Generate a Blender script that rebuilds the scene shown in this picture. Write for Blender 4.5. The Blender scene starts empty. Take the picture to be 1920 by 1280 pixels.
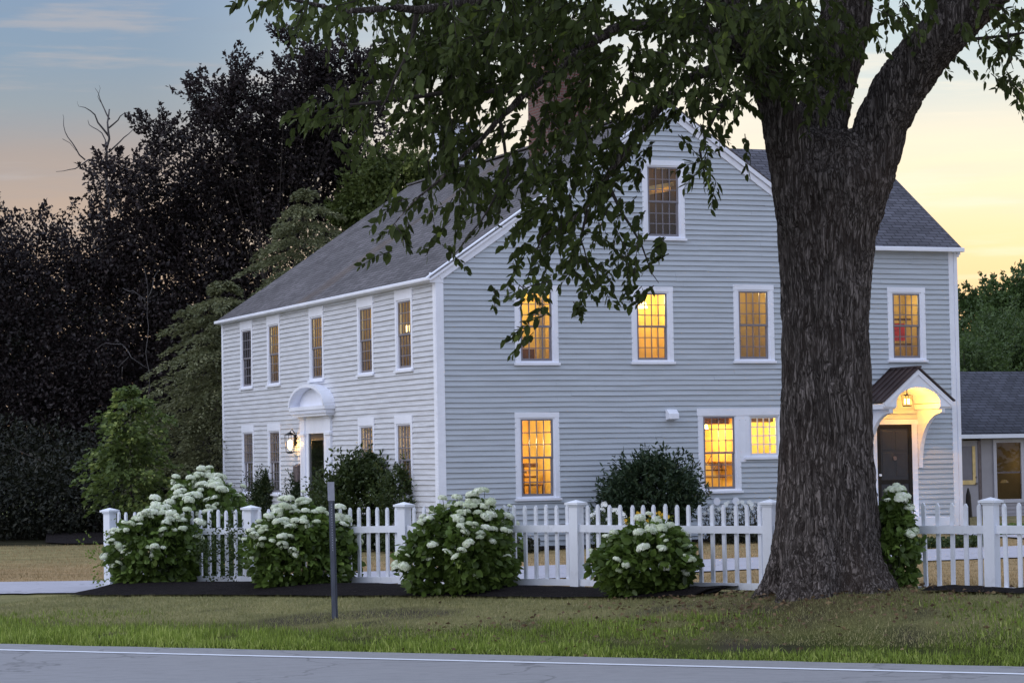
import bpy, bmesh, math, random
import numpy as np
from mathutils import Vector, Matrix, noise
random.seed(7); RNG = np.random.default_rng(11)
S = bpy.context.scene
COL = S.collection
# ---------------------------------------------------------------- camera
F = 4700.0; CH = 1.9
_p = math.atan(217/F); _r = math.atan(.0169)
FW = Vector((0, math.cos(_p), math.sin(_p)))
_r0 = Vector((1, 0, 0)); _u0 = Vector((0, -math.sin(_p), math.cos(_p)))
RT = _r0*math.cos(_r) - _u0*math.sin(_r)
UP = _u0*math.cos(_r) + _r0*math.sin(_r)
cam = bpy.data.objects.new('camera', bpy.data.cameras.new('camera'))
COL.objects.link(cam)
M = Matrix((RT, UP, -FW)).transposed().to_4x4(); M.translation = (0, 0, CH)
cam.matrix_world = M
cam.data.sensor_width = 36; cam.data.lens = F/1920*36
cam.data.clip_start = .5; cam.data.clip_end = 3000
S.camera = cam
# ---------------------------------------------------------------- view
S.view_settings.view_transform = 'Standard'; S.view_settings.look = 'None'
S.view_settings.gamma = 1; S.view_settings.exposure = 0.0
S.render.engine = 'CYCLES'
# ---------------------------------------------------------------- world: dusk sky
W = bpy.data.worlds.new('World'); S.world = W; W.use_nodes = True
nt = W.node_tree; nt.nodes.clear()
class G:
    """tiny node helper"""
    def __init__(s, tree): s.t = tree
    def n(s, typ, ins=None, **kw):
        x = s.t.nodes.new(typ)
        for k, v in kw.items(): setattr(x, k, v)
        for k, v in (ins or {}).items():
            sock = x.inputs[k]
            if isinstance(v, bpy.types.NodeSocket): s.t.links.new(v, sock)
            else: sock.default_value = v
        return x
    def math(s, op, a, b=0.0, clamp=False):
        return s.n('ShaderNodeMath', {0: a, 1: b}, operation=op, use_clamp=clamp).outputs[0]
    def mix(s, f, a, b, blend='MIX'):
        x = s.n('ShaderNodeMix', data_type='RGBA', blend_type=blend)
        for k, v in ((0, f), (6, a), (7, b)):
            if isinstance(v, bpy.types.NodeSocket): s.t.links.new(v, x.inputs[k])
            else: x.inputs[k].default_value = v if k == 0 else (tuple(v)+(1,))[:4]
        return x.outputs[2]
    def ramp(s, f, stops, interp='LINEAR'):
        x = s.n('ShaderNodeValToRGB', {0: f}); r = x.color_ramp; r.interpolation = interp
        while len(r.elements) < len(stops): r.elements.new(.5)
        for e, (p, c) in zip(r.elements, stops):
            e.position = p; e.color = (tuple(c)+(1,))[:4] if not isinstance(c, float) else (c, c, c, 1)
        return x
    def rng(s, v, a, b, c=0., d=1., smooth=True):
        x = s.n('ShaderNodeMapRange', {0: v, 1: a, 2: b, 3: c, 4: d})
        x.interpolation_type = 'SMOOTHSTEP' if smooth else 'LINEAR'
        return x.outputs[0]
g = G(nt)
tc = g.n('ShaderNodeTexCoord').outputs['Generated']
sp = g.n('ShaderNodeSeparateXYZ', {0: tc})
X, Y, Z = sp.outputs
zz = g.rng(Z, 0.0, 0.2, smooth=False)
left = g.ramp(zz, [(0, (.62, .42, .25)), (.25, (.60, .42, .30)), (.50, (.52, .40, .33)), (.61, (.42, .365, .35)), (.70, (.31, .365, .42)), (.80, (.25, .35, .47)), (1, (.22, .335, .52))]).outputs[0]
mid = g.ramp(zz, [(0, (.95, .60, .26)), (.3, (.98, .80, .50)), (.50, (.97, .86, .68)), (.70, (.95, .90, .80)), (.82, (.68, .75, .78)), (1, (.50, .62, .74))]).outputs[0]
right = g.ramp(zz, [(0, (.88, .52, .26)), (.28, (.95, .66, .35)), (.40, (1., .80, .47)), (.50, (1., .88, .62)), (.60, (.96, .89, .70)), (.68, (.74, .79, .74)), (.76, (.58, .72, .77)), (.88, (.52, .68, .77)), (1, (.50, .64, .74))]).outputs[0]
vis = g.mix(g.rng(X, -.15, .02), left, mid)
vis = g.mix(g.rng(X, .05, .16), vis, right)
# stretched thin clouds
mp = g.n('ShaderNodeMapping', {0: tc, 3: (9, 9, 95)})
cl = g.n('ShaderNodeTexNoise', {0: mp.outputs[0], 'Scale': 1.3, 'Detail': 5, 'Roughness': .55}).outputs[0]
clf = g.rng(cl, .50, .68)
ccol = g.mix(g.rng(X, -.12, .06), (.52, .47, .46), (1., .92, .76))
vis = g.mix(g.math('MULTIPLY', clf, .5), vis, ccol)
mp2 = g.n('ShaderNodeMapping', {0: tc, 1: (3, 0, 2), 3: (6, 6, 60)})
cl2 = g.rng(g.n('ShaderNodeTexNoise', {0: mp2.outputs[0], 'Scale': 2.1, 'Detail': 6}).outputs[0], .45, .75)
vis = g.mix(g.math('MULTIPLY', cl2, .18), vis, g.mix(g.rng(X, -.12, .1), (.27, .33, .43), (.62, .66, .70)))
# unseen rest of the dome, brightened beyond the visible sky to light the house
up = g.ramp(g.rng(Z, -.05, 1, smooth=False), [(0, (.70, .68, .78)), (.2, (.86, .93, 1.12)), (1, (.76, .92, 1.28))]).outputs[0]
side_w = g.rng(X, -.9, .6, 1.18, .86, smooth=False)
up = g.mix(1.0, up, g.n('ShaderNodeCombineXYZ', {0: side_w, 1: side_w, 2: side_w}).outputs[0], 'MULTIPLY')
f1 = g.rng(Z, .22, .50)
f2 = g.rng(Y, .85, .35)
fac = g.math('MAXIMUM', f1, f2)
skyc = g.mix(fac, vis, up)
nish = g.n('ShaderNodeTexSky', sky_type='NISHITA', sun_disc=False)
nish.sun_elevation = math.radians(3); nish.sun_rotation = math.radians(18)
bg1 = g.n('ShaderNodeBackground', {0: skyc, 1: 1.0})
bg2 = g.n('ShaderNodeBackground', {0: nish.outputs[0], 1: .008})
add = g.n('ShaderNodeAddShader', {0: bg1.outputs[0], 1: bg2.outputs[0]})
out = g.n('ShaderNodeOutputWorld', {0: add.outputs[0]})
# soft afterglow light from the open sky on the left
sun = bpy.data.objects.new('sun', bpy.data.lights.new('sun', 'SUN')); COL.objects.link(sun)
sun.data.energy = .75; sun.data.angle = math.radians(50); sun.data.color = (1, .93, .90)
sun.rotation_euler = Vector((1.0, .45, -.75)).to_track_quat('-Z', 'Y').to_euler()

# ---------------------------------------------------------------- geometry frames
TH = math.radians(22.3)
HU = Vector((math.cos(TH), math.sin(TH), 0)); HV = Vector((-math.sin(TH), math.cos(TH), 0))
def ray(px, py): return FW + RT*((px-960)/F) - UP*((py-640)/F)
def atY(px, py, Yd):
    d = ray(px, py); return Vector((0, 0, CH)) + d*(Yd/d.y)
HC = atY(821, 750, 56.5); HC.z = 0
def hloc(px, py, a=None, b=None):
    """house coordinates (a, b, z) of the wall point behind a picture point"""
    n = HU if a is not None else HV; o = HC + n*(a if a is not None else b)
    d = ray(px, py); k = (o.x*n.x+o.y*n.y)/(d.x*n.x+d.y*n.y)
    q = Vector((0, 0, CH)) + d*k; r = q - HC
    return r.dot(HU), r.dot(HV), q.z
def hw(a, b, z=0): return HC + HU*a + HV*b + Vector((0, 0, z))

# ---------------------------------------------------------------- materials
MATS = {}
def new_mat(name):
    m = bpy.data.materials.new(name); m.use_nodes = True
    m.node_tree.nodes.clear(); MATS[name] = m; return m, G(m.node_tree)
def finish(m, g, shader): g.n('ShaderNodeOutputMaterial', {0: shader}); return m
def coords(g, sc=(1, 1, 1), kind='Object'):
    return g.n('ShaderNodeMapping', {0: g.n('ShaderNodeTexCoord').outputs[kind], 3: sc}).outputs[0]
def paint(name, col, rough=.5, var=.12, dirt=.15, scale=3., stretch=(1, 1, 1), bump=.0, spec=.4, metal=0.):
    m, g = new_mat(name)
    c = coords(g, stretch)
    n1 = g.n('ShaderNodeTexNoise', {0: c, 'Scale': scale, 'Detail': 6, 'Roughness': .6}).outputs[0]
    n2 = g.n('ShaderNodeTexNoise', {0: c, 'Scale': scale*9, 'Detail': 3}).outputs[0]
    lo = tuple(x*(1-var) for x in col); hi = tuple(min(1, x*(1+var)) for x in col)
    cc = g.mix(g.rng(n1, .3, .7), lo, hi)
    cc = g.mix(g.math('MULTIPLY', g.rng(n2, .55, .8), dirt), cc, tuple(x*.45 for x in col))
    ins = {'Base Color': cc, 'Roughness': rough, 'Specular IOR Level': spec, 'Metallic': metal}
    if bump: ins['Normal'] = g.n('ShaderNodeBump', {'Height': n2, 'Strength': bump, 'Distance': .01}).outputs[0]
    return finish(m, g, g.n('ShaderNodeBsdfPrincipled', ins).outputs[0])
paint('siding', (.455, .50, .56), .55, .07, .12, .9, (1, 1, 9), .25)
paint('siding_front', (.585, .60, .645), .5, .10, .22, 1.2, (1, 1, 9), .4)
paint('trim', (.82, .85, .95), .4, .05, .10, 1.5, (1, 1, 1), .1)
paint('fence_paint', (.76, .79, .87), .5, .07, .22, 2.2, (1, 1, .5), .15)
paint('sash_grey', (.20, .19, .22), .45, .08, .1, 5)
paint('sash_white', (.66, .68, .74), .45, .06, .1, 5)
paint('door_black', (.028, .029, .036), .35, .1, .1, 5)
paint('dark_metal', (.02, .017, .015), .4, .2, .1, 8, metal=.6)
paint('canopy_metal', (.060, .042, .042), .45, .2, .2, 2, metal=.3)
paint('stone_dark', (.10, .095, .10), .8, .3, .4, 4)
paint('wood_dark', (.10, .045, .02), .5, .3, .2, 6)
paint('fabric_warm', (.75, .55, .25), .8, .15, .1, 6)
paint('red_cloth', (.6, .03, .06), .8, .15, .1, 6)
paint('steel_post', (.085, .095, .13), .55, .18, .35, 14, (1, 1, .3), metal=.2)
paint('plate_grey', (.33, .34, .42), .5, .08, .2, 20)
paint('annex_paint', (.36, .34, .37), .55, .06, .1, 2)
paint('annex_trim', (.55, .54, .60), .5, .05, .1, 2)
paint('bronze', (.16, .13, .13), .5, .2, .2, 12, metal=.4)
paint('dead_wood', (.085, .078, .08), .85, .3, .3, 5)
paint('twig', (.040, .032, .028), .9, .3, .3, 8)
paint('stem_green', (.05, .08, .02), .7, .3, .2, 8)
paint('white_petal', (.78, .80, .78), .6, .06, .0, 20)
paint('yellow_petal', (.62, .38, .03), .6, .2, .0, 20)
paint('yellow_center', (.55, .40, .05), .6, .1, 0, 20)
paint('white_chimney', (.62, .64, .72), .7, .06, .15, 3)

def shingle(name, axis, col, stain=False):
    m, g = new_mat(name)
    sp = g.n('ShaderNodeSeparateXYZ', {0: g.n('ShaderNodeTexCoord').outputs['Object']}).outputs
    wob = g.n('ShaderNodeTexNoise', {0: g.n('ShaderNodeTexCoord').outputs['Object'], 'Scale': .6, 'Detail': 2}).outputs[0]
    zc = g.math('ADD', g.math('MULTIPLY', sp[2], 1.78), g.math('MULTIPLY', wob, .10))
    v = g.n('ShaderNodeCombineXYZ', {0: sp[axis], 1: zc}).outputs[0]
    br = g.n('ShaderNodeTexBrick', {0: v, 'Color1': (1, 1, 1, 1), 'Color2': (.62, .62, .62, 1), 'Mortar': (.30, .30, .30, 1),
             'Scale': 1, 'Mortar Size': .014, 'Bias': -.1, 'Brick Width': .30, 'Row Height': .142})
    n = g.n('ShaderNodeTexNoise', {0: v, 'Scale': .55, 'Detail': 6, 'Roughness': .65}).outputs[0]
    base = g.mix(g.rng(n, .3, .72), tuple(c*.78 for c in col), tuple(c*1.2 for c in col))
    cc = g.mix(1., base, br.outputs[0], 'MULTIPLY')
    if stain:   # rust washed down the slope below the chimney
        d = g.math('SUBTRACT', sp[1], g.math('ADD', 9.2, g.math('MULTIPLY', wob, 1.6)))
        sf = g.math('MULTIPLY', g.rng(g.math('ABSOLUTE', g.math('ADD', d, .3)), .75, .05), g.rng(n, .25, .6))
        cc = g.mix(g.math('MULTIPLY', sf, .38), cc, (.12, .075, .04))
    gr = g.n('ShaderNodeTexNoise', {0: v, 'Scale': 60, 'Detail': 2}).outputs[0]
    hgt = g.math('ADD', br.outputs[0], g.math('MULTIPLY', gr, .3))
    b = g.n('ShaderNodeBump', {'Height': hgt, 'Strength': .7, 'Distance': .015}).outputs[0]
    return finish(m, g, g.n('ShaderNodeBsdfPrincipled', {'Base Color': cc, 'Roughness': .9, 'Normal': b, 'Specular IOR Level': .2}).outputs[0])
shingle('shingle_front', 1, (.155, .145, .155), True)
shingle('shingle_wing', 0, (.115, .115, .14))
shingle('shingle_annex', 0, (.075, .078, .10))

def brick():
    m, g = new_mat('red_brick')
    sp = g.n('ShaderNodeSeparateXYZ', {0: g.n('ShaderNodeTexCoord').outputs['Object']}).outputs
    v = g.n('ShaderNodeCombineXYZ', {0: g.math('ADD', sp[0], sp[1]), 1: sp[2]}).outputs[0]
    br = g.n('ShaderNodeTexBrick', {0: v, 'Color1': (.15, .055, .045, 1), 'Color2': (.10, .045, .04, 1), 'Mortar': (.13, .11, .10, 1), 'Scale': 1, 'Mortar Size': .012, 'Brick Width': .22, 'Row Height': .075})
    return finish(m, g, g.n('ShaderNodeBsdfPrincipled', {'Base Color': br.outputs[0], 'Roughness': .9}).outputs[0])
brick()

def glass():
    m, g = new_mat('window_glass')
    n = g.n('ShaderNodeTexNoise', {0: coords(g), 'Scale': 5, 'Detail': 1}).outputs[0]
    b = g.n('ShaderNodeBump', {'Height': n, 'Strength': .12, 'Distance': .02}).outputs[0]
    fr = g.n('ShaderNodeFresnel', {0: 1.5, 'Normal': b}).outputs[0]
    gl = g.n('ShaderNodeBsdfGlossy', {0: (1, 1, 1, 1), 1: .02, 'Normal': b}).outputs[0]
    tr = g.n('ShaderNodeBsdfTransparent', {0: (.92, .93, .92, 1)}).outputs[0]
    f = g.math('MULTIPLY', fr, .9)
    return finish(m, g, g.n('ShaderNodeMixShader', {0: f, 1: tr, 2: gl}).outputs[0])
glass()

def leafmat(name, c1, c2, c3=None, trans=.25, rough=.5, spec=.3):
    m, g = new_mat(name)
    a = g.n('ShaderNodeAttribute', attribute_name='var').outputs['Fac']
    stops = [(0, c1), (.75, c2)] + ([(1, c3)] if c3 else [])
    col = g.ramp(a, stops).outputs[0]
    p = g.n('ShaderNodeBsdfPrincipled', {'Base Color': col, 'Roughness': rough, 'Specular IOR Level': spec}).outputs[0]
    t = g.n('ShaderNodeBsdfTranslucent', {0: g.mix(.5, col, tuple(x*1.4 for x in c2))}).outputs[0]
    return finish(m, g, g.n('ShaderNodeMixShader', {0: trans, 1: p, 2: t}).outputs[0])
leafmat('elm_leaf', (.024, .032, .012), (.078, .104, .026), (.24, .30, .05), .3, .6, .15)
leafmat('beech_leaf', (.013, .010, .010), (.038, .028, .030), (.078, .060, .060), .2)
leafmat('maple_leaf', (.032, .048, .018), (.120, .170, .045), (.36, .42, .12), .3)
leafmat('hemlock_leaf', (.055, .062, .030), (.175, .185, .090), (.32, .32, .18), .25)
leafmat('linden_leaf', (.05, .068, .02), (.12, .155, .042), (.25, .28, .08), .3)
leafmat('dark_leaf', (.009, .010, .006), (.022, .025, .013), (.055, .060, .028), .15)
leafmat('hydrangea_leaf', (.034, .055, .013), (.140, .215, .045), (.32, .42, .10), .25, .45)
leafmat('rhodo_leaf', (.014, .026, .014), (.032, .056, .026), (.10, .14, .09), .12, .5, .25)
leafmat('shrub_leaf', (.025, .040, .014), (.055, .082, .024), (.12, .16, .045), .25)
leafmat('cone_leaf', (.016, .030, .012), (.035, .055, .018), (.09, .10, .03), .15)
leafmat('yellow_green_leaf', (.08, .12, .015), (.16, .22, .03), (.26, .30, .04), .3)
leafmat('forest_leaf', (.030, .050, .020), (.085, .135, .042), (.15, .21, .06), .25)
leafmat('grass_bright', (.06, .085, .015), (.25, .335, .055), (.52, .57, .17), .35, .5)
leafmat('grass_dull', (.13, .135, .055), (.31, .30, .13), (.50, .42, .24), .25, .6)
leafmat('grass_tan', (.16, .125, .06), (.36, .26, .13), (.52, .40, .24), .25, .6)
leafmat('litter', (.09, .055, .035), (.17, .11, .06), (.26, .19, .10), .1, .8)
leafmat('floret', (.48, .56, .34), (.82, .86, .72), (.92, .92, .86), .2, .6, .2)

def barkmat():
    m, g = new_mat('elm_bark')
    c = coords(g, (1, 1, .11))
    wv = g.n('ShaderNodeTexNoise', {0: coords(g, (1, 1, .5)), 'Scale': 3, 'Detail': 3}).outputs['Color']
    c2 = g.n('ShaderNodeVectorMath', {0: c, 1: g.n('ShaderNodeVectorMath', {0: wv, 3: .16}, operation='SCALE').outputs[0]}, operation='ADD').outputs[0]
    def ridge(sc, det, off):
        q = g.n('ShaderNodeMapping', {0: c2, 1: (off, off, 0)}).outputs[0]
        nn = g.n('ShaderNodeTexNoise', {0: q, 'Scale': sc, 'Detail': det, 'Roughness': .55}).outputs[0]
        return g.rng(g.math('ABSOLUTE', g.math('SUBTRACT', nn, .5)), .0, .085)
    vo = g.math('MULTIPLY', ridge(21, 3, 0), g.math('ADD', .35, g.math('MULTIPLY', ridge(44, 3, 4), .65)))
    n = g.n('ShaderNodeTexNoise', {0: c2, 'Scale': 42, 'Detail': 8, 'Roughness': .7}).outputs[0]
    nl = g.n('ShaderNodeTexNoise', {0: coords(g), 'Scale': 1.3, 'Detail': 4}).outputs[0]
    h = g.math('ADD', vo, g.math('MULTIPLY', n, .9))
    ramp = g.ramp(g.math('MULTIPLY', h, .55), [(.20, (.024, .018, .016)), (.42, (.115, .096, .088)), (.65, (.21, .178, .165)), (.9, (.33, .285, .268))]).outputs[0]
    col = g.mix(g.math('MULTIPLY', g.rng(nl, .40, .80), .30), ramp, (.12, .08, .065))
    b = g.n('ShaderNodeBump', {'Height': h, 'Strength': 1., 'Distance': .05}).outputs[0]
    return finish(m, g, g.n('ShaderNodeBsdfPrincipled', {'Base Color': col, 'Roughness': .95, 'Normal': b, 'Specular IOR Level': .15}).outputs[0])
barkmat()

def groundmat():
    m, g = new_mat('ground_cover')
    a = g.n('ShaderNodeVertexColor', layer_name='tint').outputs[0]
    c = coords(g)
    n1 = g.n('ShaderNodeTexNoise', {0: c, 'Scale': 1.7, 'Detail': 8, 'Roughness': .7}).outputs[0]
    n2 = g.n('ShaderNodeTexNoise', {0: c, 'Scale': 28, 'Detail': 6, 'Roughness': .7}).outputs[0]
    col = g.mix(g.rng(n1, .3, .7), g.mix(1., a, (.72, .74, .70), 'MULTIPLY'), g.mix(1., a, (1.25, 1.18, 1.1), 'MULTIPLY'))
    col = g.mix(g.math('MULTIPLY', g.rng(n2, .42, .75), .75), col, g.mix(1., a, (.38, .40, .36), 'MULTIPLY'))
    b = g.n('ShaderNodeBump', {'Height': n2, 'Strength': .9, 'Distance': .04}).outputs[0]
    return finish(m, g, g.n('ShaderNodeBsdfPrincipled', {'Base Color': col, 'Roughness': 1., 'Normal': b, 'Specular IOR Level': .05}).outputs[0])
groundmat()
def roadmat(name, col, crack=True):
    m, g = new_mat(name)
    c = coords(g)
    n1 = g.n('ShaderNodeTexNoise', {0: c, 'Scale': .9, 'Detail': 6, 'Roughness': .6}).outputs[0]
    n2 = g.n('ShaderNodeTexNoise', {0: c, 'Scale': 70, 'Detail': 4, 'Roughness': .8}).outputs[0]
    ca = g.mix(g.rng(n1, .3, .7), tuple(x*.88 for x in col), tuple(x*1.1 for x in col))
    ca = g.mix(g.math('MULTIPLY', g.rng(n2, .35, .75), .45), tuple(x*1.25 for x in col), ca)
    n3 = g.n('ShaderNodeTexNoise', {0: coords(g, (.35, 1, 1)), 'Scale': 9, 'Detail': 7, 'Roughness': .75}).outputs[0]
    ca = g.mix(g.math('MULTIPLY', g.rng(n3, .42, .68), .35), ca, tuple(x*.62 for x in col))
    if crack:
        wn = g.n('ShaderNodeTexNoise', {0: c, 'Scale': 1.5, 'Detail': 5}).outputs['Color']
        cv = g.n('ShaderNodeVectorMath', {0: c, 1: g.n('ShaderNodeVectorMath', {0: wn, 3: 1.2}, operation='SCALE').outputs[0]}, operation='ADD').outputs[0]
        vo = g.n('ShaderNodeTexVoronoi', {0: cv, 'Scale': .32}, feature='DISTANCE_TO_EDGE').outputs[0]
        ca = g.mix(g.math('MULTIPLY', g.rng(vo, .010, .003), .45), ca, tuple(x*.4 for x in col))
    b = g.n('ShaderNodeBump', {'Height': n2, 'Strength': .5, 'Distance': .006}).outputs[0]
    return finish(m, g, g.n('ShaderNodeBsdfPrincipled', {'Base Color': ca, 'Roughness': .85, 'Normal': b, 'Specular IOR Level': .3}).outputs[0])
roadmat('asphalt', (.225, .223, .235))
roadmat('drive_asphalt', (.33, .325, .37))
roadmat('line_paint', (.62, .64, .70), False)
def mulchmat():
    m, g = new_mat('mulch')
    c = coords(g)
    n2 = g.n('ShaderNodeTexNoise', {0: c, 'Scale': 34, 'Detail': 5, 'Roughness': .8}).outputs[0]
    col = g.ramp(n2, [(.35, (.006, .005, .006)), (.55, (.020, .016, .017)), (.72, (.085, .068, .065))]).outputs[0]
    b = g.n('ShaderNodeBump', {'Height': n2, 'Strength': 1, 'Distance': .05}).outputs[0]
    return finish(m, g, g.n('ShaderNodeBsdfPrincipled', {'Base Color': col, 'Roughness': 1, 'Normal': b, 'Specular IOR Level': .1}).outputs[0])
mulchmat()
def emis(name, col, st):
    m, g = new_mat(name)
    return finish(m, g, g.n('ShaderNodeEmission', {0: tuple(col)+(1,), 1: st}).outputs[0])
emis('lamp_glow', (1, .62, .22), 9)
emis('bulb', (1, .62, .18), 14)
emis('candle', (1, .75, .35), 6)
# ---------------------------------------------------------------- object helpers
def tag(o, label=None, cat=None, group=None, kind=None):
    if label: o['label'] = label
    if cat: o['category'] = cat
    if group: o['group'] = group
    if kind: o['kind'] = kind
    return o
def thing(name, loc=(0, 0, 0), rz=0, label=None, cat=None, group=None):
    o = bpy.data.objects.new(name, None); COL.objects.link(o); o.empty_display_size = .3
    o.location = loc; o.rotation_euler = (0, 0, rz)
    return tag(o, label, cat, group)
class MB:
    def __init__(s): s.v = []; s.f = []
    def add(s, vs, fs):
        k = len(s.v); s.v += [tuple(x) for x in vs]; s.f += [tuple(i+k for i in f) for f in fs]; return s
    def box(s, x0, x1, y0, y1, z0, z1):
        return s.add([(x0, y0, z0), (x1, y0, z0), (x1, y1, z0), (x0, y1, z0), (x0, y0, z1), (x1, y0, z1), (x1, y1, z1), (x0, y1, z1)],
                     [(0, 3, 2, 1), (4, 5, 6, 7), (0, 1, 5, 4), (1, 2, 6, 5), (2, 3, 7, 6), (3, 0, 4, 7)])
    def prism(s, pts, off):
        """closed polygon pts (3D) extruded by vector off"""
        n = len(pts); a = [Vector(p) for p in pts]; b = [p+Vector(off) for p in a]
        return s.add(a+b, [tuple(range(n))[::-1], tuple(range(n, 2*n))] + [(i, (i+1) % n, (i+1) % n+n, i+n) for i in range(n)])
    def tube(s, pts, rad, seg=8, cap=True):
        pts = [Vector(p) for p in pts]; n = len(pts)
        if not hasattr(rad, '__len__'): rad = [rad]*n
        rings = []; ref = Vector((.31, .87, .38))
        for i, p in enumerate(pts):
            t = (pts[min(i+1, n-1)] - pts[max(i-1, 0)]).normalized()
            if abs(t.dot(ref)) > .95: ref = Vector((1, .1, 0))
            a = t.cross(ref).normalized(); b = t.cross(a)
            rings.append([p + (a*math.cos(2*math.pi*k/seg) + b*math.sin(2*math.pi*k/seg))*rad[i] for k in range(seg)])
        fs = [(i*seg+k, i*seg+(k+1) % seg, (i+1)*seg+(k+1) % seg, (i+1)*seg+k) for i in range(n-1) for k in range(seg)]
        if cap: fs += [tuple(range(seg))[::-1], tuple(range((n-1)*seg, n*seg))]
        return s.add([q for r in rings for q in r], fs)
    def mesh(s, name, mat, smooth=False):
        me = bpy.data.meshes.new(name); me.from_pydata(s.v, [], s.f)
        if mat: me.materials.append(MATS[mat])
        bm = bmesh.new(); bm.from_mesh(me); bmesh.ops.recalc_face_normals(bm, faces=bm.faces); bm.to_mesh(me); bm.free()
        if smooth: me.polygons.foreach_set('use_smooth', [True]*len(me.polygons))
        return me
    def build(s, name, mat, parent=None, smooth=False, loc=None, rz=None, bevel=0):
        o = bpy.data.objects.new(name, s.mesh(name, mat, smooth)); COL.objects.link(o)
        if parent: o.parent = parent
        if loc is not None: o.location = loc
        if rz is not None: o.rotation_euler = (0, 0, rz)
        if bevel:
            m = o.modifiers.new('bevel', 'BEVEL'); m.width = bevel; m.segments = 2; m.limit_method = 'ANGLE'
        return o
def link(name, me, parent=None, loc=(0, 0, 0), rz=0, scale=None):
    o = bpy.data.objects.new(name, me); COL.objects.link(o)
    if parent: o.parent = parent
    o.location = loc; o.rotation_euler = (0, 0, rz)
    if scale: o.scale = scale
    return o
def arr_mesh(name, verts, faces_idx, nper, mat, var=None, smooth=False):
    """numpy verts Nx3, faces flat array with nper verts per face, var per vertex"""
    me = bpy.data.meshes.new(name)
    nf = len(faces_idx)//nper
    me.vertices.add(len(verts)); me.vertices.foreach_set('co', verts.astype(np.float32).ravel())
    me.loops.add(len(faces_idx)); me.loops.foreach_set('vertex_index', faces_idx.astype(np.int32))
    me.polygons.add(nf)
    me.polygons.foreach_set('loop_start', np.arange(0, nf*nper, nper, dtype=np.int32))
    me.polygons.foreach_set('loop_total', np.full(nf, nper, dtype=np.int32))
    if var is not None:
        at = me.attributes.new('var', 'FLOAT', 'POINT'); at.data.foreach_set('value', var.astype(np.float32))
    me.materials.append(MATS[mat]); me.update(calc_edges=True)
    if smooth: me.polygons.foreach_set('use_smooth', [True]*nf)
    return me
def unit(a): return a/np.maximum(np.linalg.norm(a, axis=1, keepdims=True), 1e-9)
def leaves(name, pos, d, L, Wd, mat, var, fold=.25, droop=.0, rich=False):
    """leaf-shaped folded faces: pos base, d direction"""
    n = len(pos); d = unit(d)
    r = RNG.normal(size=(n, 3)); r[:, 2] += .6
    s = unit(np.cross(d, r)); nr = np.cross(s, d)
    L = np.asarray(L).reshape(-1, 1)*np.ones((n, 1)); Wd = np.asarray(Wd).reshape(-1, 1)*np.ones((n, 1))
    tip = pos + d*L + np.array([0, 0, -1.])*L*droop
    if rich:
        m1 = pos + d*L*.30 ; m2 = pos + d*L*.68 + np.array([0, 0, -1.])*L*droop*.5
        v = np.stack([pos, m1+s*Wd*.46+nr*Wd*fold, m2+s*Wd*.40+nr*Wd*fold, tip, m2-s*Wd*.40+nr*Wd*fold, m1-s*Wd*.46+nr*Wd*fold], 1).reshape(-1, 3)
        b = (np.arange(n)*6)[:, None]
        f = np.concatenate([b+np.array([[0, 1, 2, 3]]), b+np.array([[0, 3, 4, 5]])], 1).ravel()
        return arr_mesh(name, v, f, 4, mat, np.repeat(var, 6))
    m = pos + d*L*.45
    v = np.stack([pos, m+s*Wd*.5+nr*Wd*fold, tip, m-s*Wd*.5+nr*Wd*fold], 1).reshape(-1, 3)
    b = (np.arange(n)*4)[:, None]
    f = np.concatenate([b+np.array([[0, 1, 2]]), b+np.array([[0, 2, 3]])], 1).ravel()
    return arr_mesh(name, v, f, 3, mat, np.repeat(var, 4))
def nz(p, s=1., seed=0): return noise.noise(Vector((p[0]*s+seed, p[1]*s+seed*.7, p[2]*s)))
def cheap_noise(P, s, seed=0):
    """smooth numpy pseudo noise, roughly -1..1"""
    r = np.random.default_rng(seed); o = np.zeros(len(P))
    for k in range(7):
        w = r.normal(size=3); w /= np.linalg.norm(w)
        o += np.sin(P@w*s*r.uniform(.7, 1.9)*2 + r.uniform(0, 6.3) + 1.3*np.sin(P@r.normal(size=3)*s*.8))
    return o/4.2
# ---------------------------------------------------------------- terrain
R0 = atY(0, 1207, 1); R1 = atY(1920, 1250, 1)
def z0hit(px, py, z=0.):
    d = ray(px, py); k = (z-CH)/d.z; return Vector((0, 0, CH)) + d*k
RA = z0hit(0, 1207); RB = z0hit(1920, 1250)
RD = (RB-RA).normalized(); RN = Vector((-RD.y, RD.x, 0))          # RN points to the house
POST_PX = [207, 472, 760, 1083, 1447, 1862]; POST_PY = [1100, 1101, 1106, 1115, 1113, 1114]
POSTS = [atY(px, py, 34.9*(1-.05006*i)) for i, (px, py) in enumerate(zip(POST_PX, POST_PY))]
_d = POSTS[5]-POSTS[4]; POSTS.append(POSTS[5]+Vector((_d.x*.99, _d.y*.99, .02)))
PFD = Vector((POSTS[5].x-POSTS[0].x, POSTS[5].y-POSTS[0].y, 0)); PFL = PFD.length; PFD.normalize()
PFN = Vector((-PFD.y, PFD.x, 0)); FANG = math.atan2(PFD.y, PFD.x)
_ts = [(Vector((p.x, p.y, 0))-Vector((POSTS[0].x, POSTS[0].y, 0))).dot(PFD) for p in POSTS]; _zs = [p.z for p in POSTS]
def ss(x, a, b):
    t = np.clip((x-a)/(b-a), 0, 1); return t*t*(3-2*t)
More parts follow.
